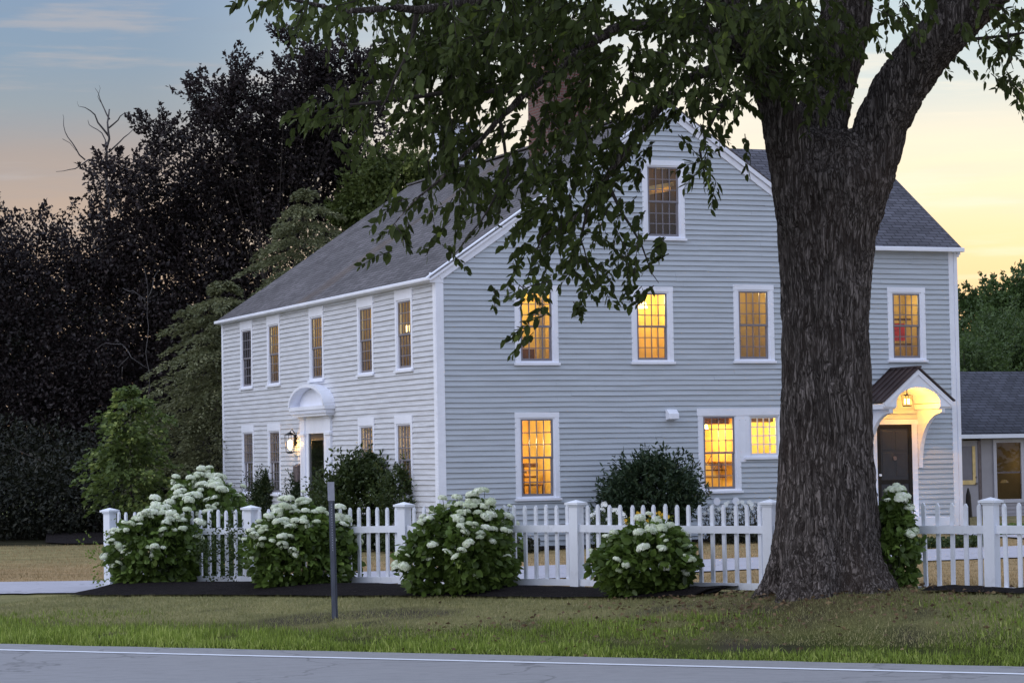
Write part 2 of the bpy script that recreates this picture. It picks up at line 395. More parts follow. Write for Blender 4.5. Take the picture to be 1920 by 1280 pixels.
def hgt(x, y):
    x = np.asarray(x, float); y = np.asarray(y, float)
    s = (x-RA.x)*RN.x + (y-RA.y)*RN.y
    t = (x-POSTS[0].x)*PFD.x + (y-POSTS[0].y)*PFD.y
    e = (x-POSTS[0].x)*PFN.x + (y-POSTS[0].y)*PFN.y      # >0 behind the fence
    hf = np.interp(t, _ts, _zs)
    wl = ss(t, -2.2, -.3); hf = hf*wl + .0*(1-wl)
    width = s - e                                          # distance fence to road measured across
    r = np.clip(s/np.maximum(s-e+.001, .8), 0, 1)
    front = .02 + (hf-.02)*ss(r, 0., .92)
    hh = -.27 + .30*np.clip((x+2)/13, 0, 1)
    back = hf + (hh-hf)*ss(e, 0.2, 14)
    h = np.where(e > 0, back, front)
    h = h - .05*ss(-s, -.35, .0) - .0
    h = h + .012*np.sin(x*2.1+np.sin(y*1.3))*np.sin(y*1.9+np.cos(x*1.1))*ss(s, .3, 1.2)
    h = h + .13*np.exp(-((x-3.3)**2+(y-26.2)**2)/1.6) - ss(y, 90, 300)*1.0
    return h
def H(x, y): return float(hgt(x, y))
def ghit(px, py):
    d = ray(px, py); k = 5.
    o = Vector((0, 0, CH))
    while k < 400:
        q = o + d*k
        if q.z <= H(q.x, q.y): break
        k += .15
    return o + d*(k-.07)
def build_ground():
    xs = np.concatenate([[-900, -500, -250, -140, -90, -60, -42, -32, -26, -22, -19], np.arange(-17, 17.01, .28), [19, 22, 26, 32, 42, 60, 90, 140, 250, 500, 900]])
    ys = np.concatenate([[-300, -120, -50, -20, 0, 10, 15], np.arange(18, 40, .22), np.arange(40, 78, .5), [80, 84, 90, 100, 115, 140, 180, 250, 400, 700, 1200]])
    gx, gy = np.meshgrid(xs, ys); gz = hgt(gx, gy)
    v = np.stack([gx, gy, gz], 2).reshape(-1, 3); nx, ny = len(xs), len(ys)
    i = (np.arange(ny-1)[:, None]*nx + np.arange(nx-1)[None]).ravel()
    f = np.stack([i, i+1, i+nx+1, i+nx], 1).ravel()
    me = arr_mesh('ground', v, f, 4, 'ground_cover', smooth=True)
    x, y = v[:, 0], v[:, 1]
    s = (x-RA.x)*RN.x + (y-RA.y)*RN.y; e = (x-POSTS[0].x)*PFN.x + (y-POSTS[0].y)*PFN.y
    nn = cheap_noise(v, .7, 3)
    green = np.array([.07, .085, .022]); dull = np.array([.26, .245, .12]); tan = np.array([.38, .27, .15]); olive = np.array([.29, .25, .13]); dark = np.array([.022, .022, .013])
    wg = (1-ss(s+.5*nn, 1.0, 2.6))[:, None]; wt = ss(e+nn*.4, .3, 2.5)[:, None]
    c = dull*(1-wt)+tan*wt; c = c*(1-wg)+green*wg
    wo = ss(y+2*nn, 50, 60)[:, None]*wt; c = c*(1-wo)+olive*wo
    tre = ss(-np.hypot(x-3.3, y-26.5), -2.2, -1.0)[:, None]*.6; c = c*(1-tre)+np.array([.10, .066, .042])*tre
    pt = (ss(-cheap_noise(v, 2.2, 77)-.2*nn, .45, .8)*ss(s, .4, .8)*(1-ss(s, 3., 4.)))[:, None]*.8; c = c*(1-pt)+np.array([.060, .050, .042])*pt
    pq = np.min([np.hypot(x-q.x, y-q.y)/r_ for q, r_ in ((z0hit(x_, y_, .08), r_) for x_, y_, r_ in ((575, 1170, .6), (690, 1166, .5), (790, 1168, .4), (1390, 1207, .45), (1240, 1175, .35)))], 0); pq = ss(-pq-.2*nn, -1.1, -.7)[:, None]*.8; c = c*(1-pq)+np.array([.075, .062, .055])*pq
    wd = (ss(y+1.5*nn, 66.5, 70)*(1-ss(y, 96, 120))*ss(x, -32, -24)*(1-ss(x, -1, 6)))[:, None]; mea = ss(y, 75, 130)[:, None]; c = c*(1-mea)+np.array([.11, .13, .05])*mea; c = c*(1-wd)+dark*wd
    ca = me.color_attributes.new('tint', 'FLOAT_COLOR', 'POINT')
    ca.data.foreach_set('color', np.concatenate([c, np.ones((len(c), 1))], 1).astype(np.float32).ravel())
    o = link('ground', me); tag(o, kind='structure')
build_ground()
def sheet(name, rows, mat, lift, kind='structure', nsub=6, crown=0.):
    """rows: list of (nearpoint, farpoint) in xy; draped on the terrain"""
    v = []; n = nsub+1
    for a, b in rows:
        for k in range(n):
            t = k/nsub; x = a[0]+(b[0]-a[0])*t; y = a[1]+(b[1]-a[1])*t
            v.append((x, y, H(x, y)+lift+crown*math.sin(math.pi*t)+(.022*nz((x*6, y*6, 0), 1)*min(1, 8*t, 8*(1-t)) if mat == 'mulch' else 0)))
    f = [(i*n+k, (i+1)*n+k, (i+1)*n+k+1, i*n+k+1) for i in range(len(rows)-1) for k in range(nsub)]
    me = bpy.data.meshes.new(name); me.from_pydata(v, [], f); me.materials.append(MATS[mat])
    me.polygons.foreach_set('use_smooth', [True]*len(f))
    o = link(name, me); tag(o, kind=kind); return o
# road: flat sheet, ragged edge on the verge side
def road_pt(t, s): return RA + RD*t + RN*s
def strip(name, t0, t1, s0, s1, step, mat, z, wob=0., kind='structure'):
    v = []; ts = np.arange(t0, t1+step, step)
    for t in ts:
        j = wob*(nz((t*1.3, 0, 0), 1)+.6*nz((t*5, 3, 0), 1))
        for s in (s0, s1 + j):
            q = road_pt(t, s); v.append((q.x, q.y, z))
    f = [(2*i, 2*i+2, 2*i+3, 2*i+1) for i in range(len(ts)-1)]
    me = bpy.data.meshes.new(name); me.from_pydata(v, [], f); me.materials.append(MATS[mat]); o = link(name, me); tag(o, kind=kind); return o
strip('road', -60, 70, -7.2, .02, .12, 'asphalt', .004, .05)
LA = z0hit(0, 1213.5); LB = z0hit(1920, 1271)
_sa = (LA-RA).dot(RN); _sb = (LB-RA).dot(RN); _sl = (_sa+_sb)/2
strip('road_line', -60, 70, _sl-.06, _sl+.06, .4, 'line_paint', .009, .006)
# driveway behind the fence
_near = [(-260, 1117), (0, 1115.5), (190, 1113), (500, 1104), (800, 1094), (1040, 1086), (1400, 1069), (1600, 1059), (1780, 1051), (1920, 1046), (2300, 1040)]
_far = [(-260, 1094), (0, 1092.5), (190, 1090), (500, 1079), (800, 1069), (1040, 1061), (1400, 1047), (1600, 1036), (1780, 1030), (1920, 1024), (2300, 1016)]
def dens(poly, n=8):
    o = []
    for a, b in zip(poly[:-1], poly[1:]):
        for k in range(n): o.append((a[0]+(b[0]-a[0])*k/n, a[1]+(b[1]-a[1])*k/n))
    return o+[poly[-1]]
sheet('driveway', [(ghit(*a), ghit(*b)) for a, b in zip(dens(_near), dens(_far))], 'drive_asphalt', .022, nsub=14)
# walk from the driveway to the side door
_dw = hw(11.8, -1.1); _wk = [(10.3, -9), (10.8, -6), (11.3, -3.5), (11.8, -1.6)]
sheet('walkway', [(hw(a-.6, b), hw(a+.6, b)) for a, b in [(9.6, -13.5), (10.0, -11), (10.4, -8), (10.9, -5.5), (11.4, -3), (11.8, -1.5)]], 'drive_asphalt', .035, nsub=3)
# mulch bed along the fence
def fpt(t, e): return Vector((POSTS[0].x, POSTS[0].y, 0)) + PFD*t + PFN*e
_mn = [(128, 1118), (170, 1119), (230, 1119), (420, 1118), (620, 1120), (820, 1121), (1000, 1123), (1180, 1124), (1290, 1121), (1345, 1116)]
rows = []
for q in dens(_mn, 6):
    a = ghit(*q); t = (Vector((a.x, a.y, 0))-Vector((POSTS[0].x, POSTS[0].y, 0))).dot(PFD)
    w = .45 if t > .2 else .1; rows.append((a, fpt(max(t, -1.1), w+.02*math.sin(t*4))))
sheet('mulch_bed', rows, 'mulch', .03, nsub=10, crown=.07)
rows = []
for q in dens([(1725, 1111), (1780, 1113), (1850, 1115), (1960, 1117)], 4):
    a = ghit(*q); t = (Vector((a.x, a.y, 0))-Vector((POSTS[0].x, POSTS[0].y, 0))).dot(PFD); rows.append((a, fpt(t, .3)))
sheet('mulch_bed', rows, 'mulch', .03, nsub=6, crown=.03)
rows = [(hw(a, -.3-1.1*math.sin(math.pi*min(1, max(0, (a+1)/13)))), hw(a, .3)) for a in np.linspace(-1, 11, 16)]
sheet('planting_bed', rows, 'mulch', .04, nsub=4)
rows = [(ghit(px, py), ghit(px+6, 1002)) for px, py in ((85, 1019), (120, 1021), (160, 1021), (205, 1020), (300, 1020))]
sheet('mulch_bed', rows, 'mulch', .04, nsub=4, crown=.15)
# ---------------------------------------------------------------- grass
def blades(name, P, hgts, wid, mat, var, lean=.35):
    n = len(P); a = RNG.uniform(0, 6.283, n)
    s = np.stack([np.cos(a), np.sin(a), 0*a], 1)*wid[:, None]
    b2 = RNG.uniform(0, 6.283, n); ln = np.abs(RNG.normal(0, lean, n))
    d = np.stack([np.cos(b2)*ln, np.sin(b2)*ln, 1-.3*ln], 1)*hgts[:, None]
    v = np.stack([P-s, P+s, P+d*.55+s*.6, P+d*.55-s*.6, P+d*np.array([1.3, 1.3, 1.])], 1).reshape(-1, 3)
    k = (np.arange(n)*5)[:, None]
    f = np.concatenate([k+np.array([[0, 1, 2]]), k+np.array([[0, 2, 3]]), k+np.array([[3, 2, 4]])], 1).ravel()
    o = link(name, arr_mesh(name, v, f, 3, mat, np.repeat(var, 5))); return tag(o, kind='stuff')
def road_area(n, t0, t1, s0, s1, pw=1.):
    t = RNG.uniform(t0, t1, n); s = s0+(s1-s0)*RNG.uniform(0, 1, n)**pw
    return np.stack([RA.x+RD.x*t+RN.x*s, RA.y+RD.y*t+RN.y*s], 1), s
LEN = (RB-RA).length
def place(xy): return np.concatenate([xy, hgt(xy[:, 0], xy[:, 1])[:, None]-.01], 1)
xy, s = road_area(150000, -3, LEN+3, -.03, 3.1, 1.15)
P = place(xy); c = cheap_noise(P, 1.3, 5); c2 = cheap_noise(P, 4., 6)
c3 = cheap_noise(P, 2.2, 77); PATCH = [(ghit(x_, y_), r_) for x_, y_, r_ in ((575, 1170, .55), (690, 1166, .45), (790, 1168, .35), (60, 1155, .3), (1390, 1207, .4), (1240, 1175, .3), (980, 1178, .25), (660, 1200, .2))]
pd = np.min([np.hypot((P[:, 0]-q.x), (P[:, 1]-q.y))/r_ for q, r_ in PATCH], 0)+.35*c2
keep = (pd > .8) & (RNG.uniform(0, 1, len(P)) < np.clip(1.2-.50*s+.7*c, .0, 1)) & (~((c3+.35*c2 < -.62) & (s > .45)))
edge = .45+.55*ss(s, -.03, .25)
P, s, c, edge = P[keep], s[keep], c[keep], edge[keep]
hh = (.035+.085*RNG.uniform(0, 1, len(P))**2)*(1+.45*c+.25*cheap_noise(P, 5., 78))*edge*(1-.22*np.clip(s-1, 0, 2))
blades('verge_grass', P, hh, RNG.uniform(.004, .0085, len(P)), 'grass_bright', np.clip(.50-.17*s+.30*RNG.normal(size=len(P))+.22*c+.12*cheap_noise(P, 3., 79)+.14, 0, 1))['label'] = 'bright green longer grass along the road edge'
xy, s = road_area(170000, -3, LEN+3, .9, 9.)
P = place(xy); e = (P[:, 0]-POSTS[0].x)*PFN.x+(P[:, 1]-POSTS[0].y)*PFN.y; t = (P[:, 0]-POSTS[0].x)*PFD.x+(P[:, 1]-POSTS[0].y)*PFD.y
c = cheap_noise(P, 1.1, 8)
keep = (e < np.where(t < -1.2, 1.2, -.55+.3*ss(t, 7.6, 8.4)))
P, c, s = P[keep], c[keep], s[keep]
blades('lawn_grass', P, .025+.035*RNG.uniform(0, 1, len(P)), np.full(len(P), .004), 'grass_dull', np.clip(.42+.25*RNG.normal(size=len(P))+.25*c, 0, 1), .6)['label'] = 'short dull olive and straw coloured verge lawn before the fence'
n = 130000
P = np.stack([RNG.uniform(-15, 13, n), 27+41*RNG.uniform(0, 1, n)**1.1], 1); P = place(P)
e = (P[:, 0]-POSTS[0].x)*PFN.x+(P[:, 1]-POSTS[0].y)*PFN.y
dn = np.array([[ghit(*a).x, ghit(*a).y] for a in _near]); df = np.array([[ghit(*a).x, ghit(*a).y] for a in _far])
yn = np.interp(P[:, 0], dn[:, 0], dn[:, 1]); yf = np.interp(P[:, 0], df[:, 0], df[:, 1])
keep = (e > .45) & ~((P[:, 1] > yn-.1) & (P[:, 1] < yf+.1)); P = P[keep]
c = cheap_noise(P, .6, 9)
blades('dry_lawn', P, .03+.04*RNG.uniform(0, 1, len(P)), np.full(len(P), .006), 'grass_tan', np.clip(.45+.25*RNG.normal(size=len(P))+.25*c, 0, 1), .6)['label'] = 'dry tan lawn behind the picket fence'
# ---------------------------------------------------------------- house
house = thing('colonial_house', HC, TH, 'large pale grey clapboard house with white trim, lit windows and shingle roof', 'house')
RISE = 5.99; SL = .678; PK = 5.9; WEAVE = 6.80; AW = 10.55; AR = 13.68
def gable_top(a): return RISE + SL*min(a, 2*PK-a) - .06
def clap(name, mat, s0, s1, z0, ztop, holes, out, seed, exp_=.122):
    """courses of clapboards; out(s, z, o) -> local point"""
    mb = MB(); z = z0; k = 0
    while True:
        zt = z+exp_
        # runs that lie inside the wall outline
        if callable(ztop):
            zz_ = min(zt, z+exp_*.6)
            ss_ = [s0+i*(s1-s0)/200 for i in range(201)]
            ok = [q for q in ss_ if ztop(q) > zz_]
            if not ok: break
            runs = [(ok[0], ok[-1])]
        else:
            if z+.03 > ztop: break
            zt = min(zt, ztop); runs = [(s0, s1)]
        runs = [(a, b, z, zt) for a, b in runs]; part = []
        for (h0, h1, hz0, hz1) in holes:
            if hz0 < zt-.004 and hz1 > z+.004:
                nr = []
                for a, b, q0, q1 in runs:
                    if h1 <= a or h0 >= b: nr.append((a, b, q0, q1)); continue
                    if h0 > a: nr.append((a, h0, q0, q1))
                    if h1 < b: nr.append((h1, b, q0, q1))
                    if hz1 < zt-.012: nr.append((max(a, h0), min(b, h1), hz1, q1))
                    if hz0 > z+.012: nr.append((max(a, h0), min(b, h1), q0, hz0))
                runs = nr
        for a, b, zlo, zhi in runs:
            if b-a < .01 or zhi-zlo < .01: continue
            x = a; rnd = random.Random(seed*1000+k*17)
            while x < b-1e-6:
                L = rnd.uniform(1.8, 4.2); x2 = min(b, x+L)
                if b-x2 < .5: x2 = b
                dz = rnd.uniform(-.005, .005); proud = .040+rnd.uniform(0, .008)
                m = max(1, int((x2-x)/.45)); vs = []
                for i in range(m+1):
                    q = x+(x2-x)*i/m
                    w = .010*nz((q*.5, z*1.4, seed), 1)+.0045*nz((q*2.3, z*7, seed+3), 1)+dz
                    zb = zlo+(w if zlo == z else 0); p = proud+.005*nz((q*1.7, z*3, seed+9), 1)
                    zz2 = zhi+(.025 if zhi == zt else 0)
                    vs += [out(q, zb, p), out(q, zz2, .004), out(q, zb, .0)]
                fs = []
                for i in range(m):
                    A = 3*i; B = 3*i+3
                    fs += [(A, B, B+1, A+1), (A+2, B+2, B, A)]
                fs += [(0, 1, 2), (3*m, 3*m+2, 3*m+1)]
                mb.add(vs, fs); x = x2+.002
        z += exp_; k += 1
    return mb.build(name, mat, house)
# openings: (s0, s1, z0, z1)
SW = [(1.89, 2.97, 4.00, 5.83), (4.83, 5.91, 4.02, 5.83), (7.50, 8.58, 4.04, 5.90), (1.85, 2.95, .91, 2.92), (6.50, 7.62, .98, 2.93), (5.17, 6.27, 6.92, 8.80), (11.71, 12.77, 4.06, 5.88)]
SMALL = (7.74, 8.78, 1.76, 2.86)
DOOR2 = (11.17, 12.45, .36, 2.66)
FWN = [(c-.60, c+.60, z0, z1, up) for c in (15.18, 12.56, 8.76, 4.87, 2.10) for z0, z1, up in ((3.93, 5.86, 1),)] + [(c-.60, c+.60, .97, 2.93, 0) for c in (15.14, 12.6, 4.90, 2.22)]
FD = (7.55, 10.10, .0, 3.40)
side_out = lambda s, z, o: (s, -o, z)
front_out = lambda s, z, o: (-o, s, z)
def ov(h, e=.03): return (h[0]+e, h[1]-e, h[2]+e, h[3]-e)
def stop_(a): return (gable_top(a) if a < AW else WEAVE)
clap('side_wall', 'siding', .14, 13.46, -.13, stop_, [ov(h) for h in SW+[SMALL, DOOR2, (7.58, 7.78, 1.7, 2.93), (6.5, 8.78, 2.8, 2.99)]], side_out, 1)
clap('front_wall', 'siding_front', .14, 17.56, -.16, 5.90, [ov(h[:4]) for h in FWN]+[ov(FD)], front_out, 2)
# backing walls (sealed), foundation, far walls
mb = MB(); mb.box(.0, AR, 11.6, 11.7, -.3, 6.0); mb.box(.02, .12, 17.6, 17.7, -.3, 6.0); mb.box(.1, 11.8, 17.60, 17.68, -.3, 6.0)
mb.box(AR-.1, AR-.01, .1, 8., -.3, 6.85); mb.box(11.7, 11.8, 8.1, 17.6, -.3, 6.)
mb.add([(0.1, 17.6, 6.), (11.7, 17.6, 6.), (5.9, 17.6, 9.9)], [(0, 1, 2)])
mb.build('back_wall', 'siding', house)
MB().box(.03, AR-.04, .03, .10, -.8, -.14).box(.03, .10, .12, 17.6, -.8, -.17).build('foundation', 'stone_dark', house)
# corner boards, frieze, rakes
for bx_, nm_ in (((-.035, .16, -.045, -.002, -.15, 5.93), 'corner_board'), ((-.040, -.003, .0, .15, -.17, 5.86), 'corner_board'), ((13.46, 13.60, -.045, 0, -.13, WEAVE-.02), 'corner_board'),
               ((13.605, 13.70, -.06, .12, -.13, WEAVE-.01), 'downspout'), ((-.045, -.003, 17.55, 17.72, -.17, 5.9), 'corner_board'), ((-.05, -.004, .16, 17.55, 5.88, 5.955), 'frieze')):
    MB().box(*bx_).build(nm_, 'trim', house, bevel=.006)
def rake(name, a0, z0, a1, z1, y0, y1, wd, lift, mat='trim'):
    d = Vector((a1-a0, 0, z1-z0)).normalized(); n = Vector((-d.z, 0, d.x))
    if n.z < 0: n = -n
    A = Vector((a0, y0, z0))+n*lift; B = Vector((a1, y0, z1))+n*lift
    mb = MB(); mb.prism([A, B, B-n*wd, A-n*wd], (0, y1-y0, 0)); return mb
PZ = RISE+SL*PK
rk = rake('rake', -.17, RISE-.115+.02, PK, PZ+.02, -.12, .02, .115, .12); rk2 = rake('rake', .05, RISE+.03, PK, PZ-.01, -.065, -.004, .13, .02)
for m in (rake('r', 2*PK-1.0, RISE+SL*1.0+.02, PK, PZ+.02, -.118, .02, .115, .12), rake('r', 2*PK-1.0, RISE+SL*1.0, PK, PZ-.01, -.063, -.004, .13, .02)):
    rk.add(m.v, m.f)
rk.add(rk2.v, rk2.f)
rk.box(-.17, .16, -.052, -.004, RISE-.13, RISE+.10)
rk.build('rake_board', 'trim', house, bevel=.005)
# main roof
def slab(mb, p, th, n):
    n = Vector(n).normalized(); mb.prism([Vector(q) for q in p], n*th)
mb = MB(); nL = Vector((-SL, 0, 1)).normalized(); e0 = .14
def rp(a, b, l=0.): return Vector((a, b, RISE+SL*(a if a < PK else 2*PK-a)+e0))
NB = 24
vs = []; A_ = [-.19+(PK+.19)*i/10 for i in range(11)]
for j in range(NB+1):
    b = -.13+(17.86)*j/NB
    for a in A_:
        q = rp(a, b); q.z += -.035*math.sin(math.pi*(j/NB))*.6 + .02*nz((a*.3, b*.25, 1), 1); vs.append(q)
nA = len(A_); fs = [(j*nA+i, (j+1)*nA+i, (j+1)*nA+i+1, j*nA+i+1) for j in range(NB) for i in range(nA-1)]
roof = MB().add(vs, fs)
slab(roof, [(-.19, -.125, RISE-.129+e0-.04), (PK, -.125, PZ+e0-.05), (PK, 17.72, PZ+e0-.05), (-.19, 17.72, RISE-.129+e0-.04)], .02, nL)
slab(roof, [rp(PK, -.12), rp(10.5, -.12), rp(10.5, 17.84), rp(PK, 17.84)], .04, (SL, 0, 1)); slab(roof, [rp(10.5, 8.2), rp(2*PK+.2, 8.2), rp(2*PK+.2, 17.84), rp(10.5, 17.84)], .035, (SL, 0, 1))
roof.build('roof', 'shingle_front', house)
mb = MB(); mb.box(-.26, -.17, -.12, 17.74, RISE-.085, RISE+.0); mb.box(-.18, -.05, -.02, 17.70, RISE-.10, RISE-.06)
mb.build('gutter', 'trim', house, bevel=.02)
MB().box(PK-.1, PK+.1, -.12, 17.84, PZ+e0-.01, PZ+e0+.035).build('ridge_cap', 'shingle_front', house)
# wing roof
WR = 9.62; WB = 4.05
wz = lambda b: WEAVE+.09+(WR-WEAVE-.05)*(b+.1)/(WB+.1)
mb = MB(); nW = Vector((0, -(WR-WEAVE)/WB, 1)).normalized()
slab(mb, [(6.5, -.20, wz(-.2)), (13.86, -.20, wz(-.2)), (13.86, WB, wz(WB)), (6.5, WB, wz(WB))], .045, nW)
# trim the hidden left part so it stays under the main roof: start where the two roofs meet
mb = MB()
def inter(b):   # a on the right main slope where z == wing z
    return 2*PK-(wz(b)-RISE-e0)/SL
pts = [Vector((10.75, -.20, wz(-.2))), Vector((13.74, -.20, wz(-.2))), Vector((13.74, WB, wz(WB))), Vector((inter(WB)-.3, WB, wz(WB)))]
slab(mb, pts, .045, nW)
pts2 = [Vector((inter(WB)-.3, WB, wz(WB))), Vector((13.74, WB, wz(WB))), Vector((13.74, 8.3, wz(-.2))), Vector((10.9, 8.3, wz(-.2)))]
slab(mb, pts2, .045, (0, .67, 1))
mb.build('wing_roof', 'shingle_wing', house)
mb = MB(); mb.box(10.75, 13.79, -.28, -.17, WEAVE-.05, WEAVE+.055); mb.box(10.75, 13.72, -.18, .0, WEAVE-.03, WEAVE+.0)
mb.box(13.70, 13.76, -.07, .1, WEAVE-.16, WEAVE-.03)
mb.build('gutter', 'trim', house, bevel=.02)
mb = MB()
mb.prism([(13.69, -.16, wz(-.2)-.14), (13.69, WB, wz(WB)-.14), (13.69, WB, wz(WB)-.01), (13.69, -.16, wz(-.2)-.01)], (.045, 0, 0))
mb.build('rake_board', 'trim', house)
# gable end wall of wing
MB().add([(13.66, .0, WEAVE), (13.66, 8.1, WEAVE), (13.66, WB, WR)], [(0, 1, 2)]).build('gable_wall', 'siding', house)
# chimneys
mb = MB(); mb.box(5.2, 6.4, 5.55, 6.85, 9.2, 12.15)
mb.box(5.14, 6.46, 5.49, 6.91, 12.15, 12.27).box(5.2, 6.4, 5.55, 6.85, 12.27, 12.42)
ch = mb.build('chimney', 'red_brick', house)
mb = MB(); mb.box(5.35, 6.35, 13.4, 14.5, 10.25, 11.35).box(5.3, 6.4, 13.35, 14.55, 11.35, 11.45)
c2_ = mb.build('chimney', 'white_chimney', house); c2_['label'] = 'white painted chimney at the far end of the ridge'; ch['label'] = 'red brick chimney in the middle of the ridge'
MB().box(5.33, 6.37, 13.38, 14.52, 9.3, 10.25).build('flashing', 'stone_dark', c2_)
# ------------------------------------------------------------- windows (local: X width, -Y outward, origin bottom centre)
def sash_mb(w, h, cols, rows_, y, fr=.05, mun=.020):
    mb = MB(); t = .035
    mb.box(-w/2, -w/2+fr, y, y+t, 0, h).box(w/2-fr, w/2, y, y+t, 0, h)
    mb.box(-w/2+fr, w/2-fr, y, y+t, 0, fr).box(-w/2+fr, w/2-fr, y, y+t, h-fr*.8, h)
    iw, ih = w-2*fr, h-1.8*fr
    for i in range(1, cols):
        x = -iw/2+iw*i/cols; mb.box(x-mun/2, x+mun/2, y+.004, y+t-.004, fr, h-fr*.8)
    for j in range(1, rows_):
        z = fr+ih*j/rows_; mb.box(-iw/2, iw/2, y+.006, y+t-.006, z-mun/2, z+mun/2)
    return mb
MC = {}
def cached(key, fn):
    if key not in MC: MC[key] = fn()
    return MC[key]
def warm_wall(name, c):
    if name not in MATS: paint(name, c, .85, .12, .08, 1.2)
    return name
warm_wall('room_yellow', (.80, .64, .24)); warm_wall('room_orange', (.76, .45, .12)); warm_wall('room_tan', (.50, .38, .17)); warm_wall('room_dark', (.10, .065, .04)); warm_wall('room_floor', (.16, .08, .04))
def window(s, z0, W_, H_, wall, kind='double', head=.12, room=('room_yellow', 20, 0., .5), lip=True, cas=.115, label=None, white=False, deep=1.5):
    """casing is the window part; sashes, glass, sill and room are its sub-parts"""
    def casing():
        mb = MB(); o = .042
        mb.box(-W_/2, -W_/2+cas, -o, .02, .05, H_-head).box(W_/2-cas, W_/2, -o, .02, .05, H_-head)
        mb.box(-W_/2-.005, W_/2+.005, -o-.004, .02, H_-head, H_)
        iw = W_-2*cas
        mb.box(-iw/2, -iw/2+.035, -.022, .06, .05, H_-head).box(iw/2-.035, iw/2, -.022, .06, .05, H_-head)
        mb.box(-iw/2+.035, iw/2-.035, -.022, .06, H_-head-.035, H_-head).box(-iw/2+.035, iw/2-.035, -.022, .06, .05, .095)
        return mb.mesh('window', 'trim')
    mat_s = 'sash_white' if white else 'sash_grey'
    o = link('window', cached(('c', W_, H_, head, cas), casing), house)
    if wall == 'side': o.location = (s, -.0, z0)
    else: o.location = (0, s, z0); o.rotation_euler = (0, 0, -math.pi/2)
    if label: o['label'] = label
    gw = W_-2*cas-.07; gh = H_-head-.035-.095; gb = .095
    if kind == 'double':
        hs = gh/2+.02
        link('sash', cached(('sl', gw, gh, white), lambda: sash_mb(gw, hs, 4, 3, .014, .055).mesh('sash', mat_s)), o, (0, 0, gb))
        link('sash', cached(('su', gw, gh, white), lambda: sash_mb(gw, hs, 4, 3, -.012, .045).mesh('sash', mat_s)), o, (0, 0, gb+gh-hs))
    else:
        link('sash', cached(('s1', gw, gh, white), lambda: sash_mb(gw, gh, 4, 4, .0, .045, .024).mesh('sash', mat_s)), o, (0, 0, gb))
    link('glass_pane', cached(('g', gw, gh), lambda: MB().add([(-gw/2, .03, 0), (gw/2, .03, 0), (gw/2, .03, gh), (-gw/2, .03, gh)], [(0, 1, 2, 3)]).mesh('glass_pane', 'window_glass')), o, (0, 0, gb))
    link('sill', cached(('sill', W_), lambda: MB().box(-W_/2-.03, W_/2+.03, -.085, .015, -.005, .05).mesh('sill', 'trim')), o)
    wm, power, lx, lz = room
    if True:
        def roomm():
            x0, x1 = -W_/2-.28, W_/2+.28; y0, y1 = .075, deep; zb, zt = -.05, H_+.12
            me = bpy.data.meshes.new('room_interior')
            v = [(x0, y0, zb), (x1, y0, zb), (x1, y1, zb), (x0, y1, zb), (x0, y0, zt), (x1, y0, zt), (x1, y1, zt), (x0, y1, zt)]
            f = [(3, 2, 6, 7), (0, 3, 7, 4), (1, 5, 6, 2), (4, 7, 6, 5), (0, 1, 2, 3)]
            me.from_pydata(v, [], f)
            gl0, gl1 = -gw/2, gw/2
            for m in (wm, 'room_orange' if wm == 'room_yellow' else wm, wm, 'room_tan' if power else wm, 'room_floor'): me.materials.append(MATS[m])
            for i, p in enumerate(me.polygons): p.material_index = i
            return me
        link('room_interior', cached(('r', W_, H_, wm, power > 0, deep), roomm), o)
        # inner reveal that closes the gap between wall and room
        x0, x1 = -W_/2-.28, W_/2+.28
        def rev():
            mb = MB(); zb, zt = -.05, H_+.12
            mb.box(x0, -gw/2, .06, .075, zb, zt).box(gw/2, x1, .06, .075, zb, zt).box(-gw/2, gw/2, .06, .075, gb+gh, zt).box(-gw/2, gw/2, .06, .075, zb, gb)
            return mb.mesh('inner_reveal', 'trim')
        link('inner_reveal', cached(('rev', W_, H_, head, cas), rev), o)
    if power:
        l = bpy.data.lights.new('room_lamp', 'POINT'); l.energy = power; l.color = (1, .75, .34); l.shadow_soft_size = .06
        lo = bpy.data.objects.new('room_lamp', l); COL.objects.link(lo); lo.parent = o; lo.location = (lx, min(.7, deep*.5), H_-lz)
    return o
def mid(h): return (h[0]+h[1])/2
def mkw(h, **k): return window(mid(h), h[2], round(h[1]-h[0], 2), round(h[3]-h[2], 2), 'side', **k)
w1 = mkw(SW[0], room=('room_yellow', 26, .1, .2), label='upper side window half hidden by drooping elm leaves')
w2 = mkw(SW[1], room=('room_yellow', 75, .15, .28), label='upper side window with the brightest lamplight')
w3 = mkw(SW[2], room=('room_tan', 24, -.1, .15), label='dim amber upper side window beside the trunk')
w4 = mkw(SW[3], room=('room_yellow', 60, -.25, .7), deep=2.0, label='lower side window with a table inside')
w5 = mkw(SW[4], room=('room_yellow', 62, -.2, .55), label='tall lower side window next to the small square one')
w6 = mkw(SW[5], room=('room_dark', 11, .3, .5), label='dark attic window under the gable peak')
w7 = mkw(SW[6], room=('room_tan', 24, .1, .3), label='wing window above the porch canopy with red cloth inside')
w8 = window(mid(SMALL), SMALL[2], 1.04, 1.10, 'side', kind='single', head=.06, room=('room_yellow', 42, .1, .4), white=True, label='small square window beside the trunk')
MB().box(7.60, 7.76, -.040, .0, 1.70, 2.80).build('casing_board', 'trim', house)
MB().box(6.48, 8.80, -.050, .0, 2.80, 2.97).build('casing_board', 'trim', house)
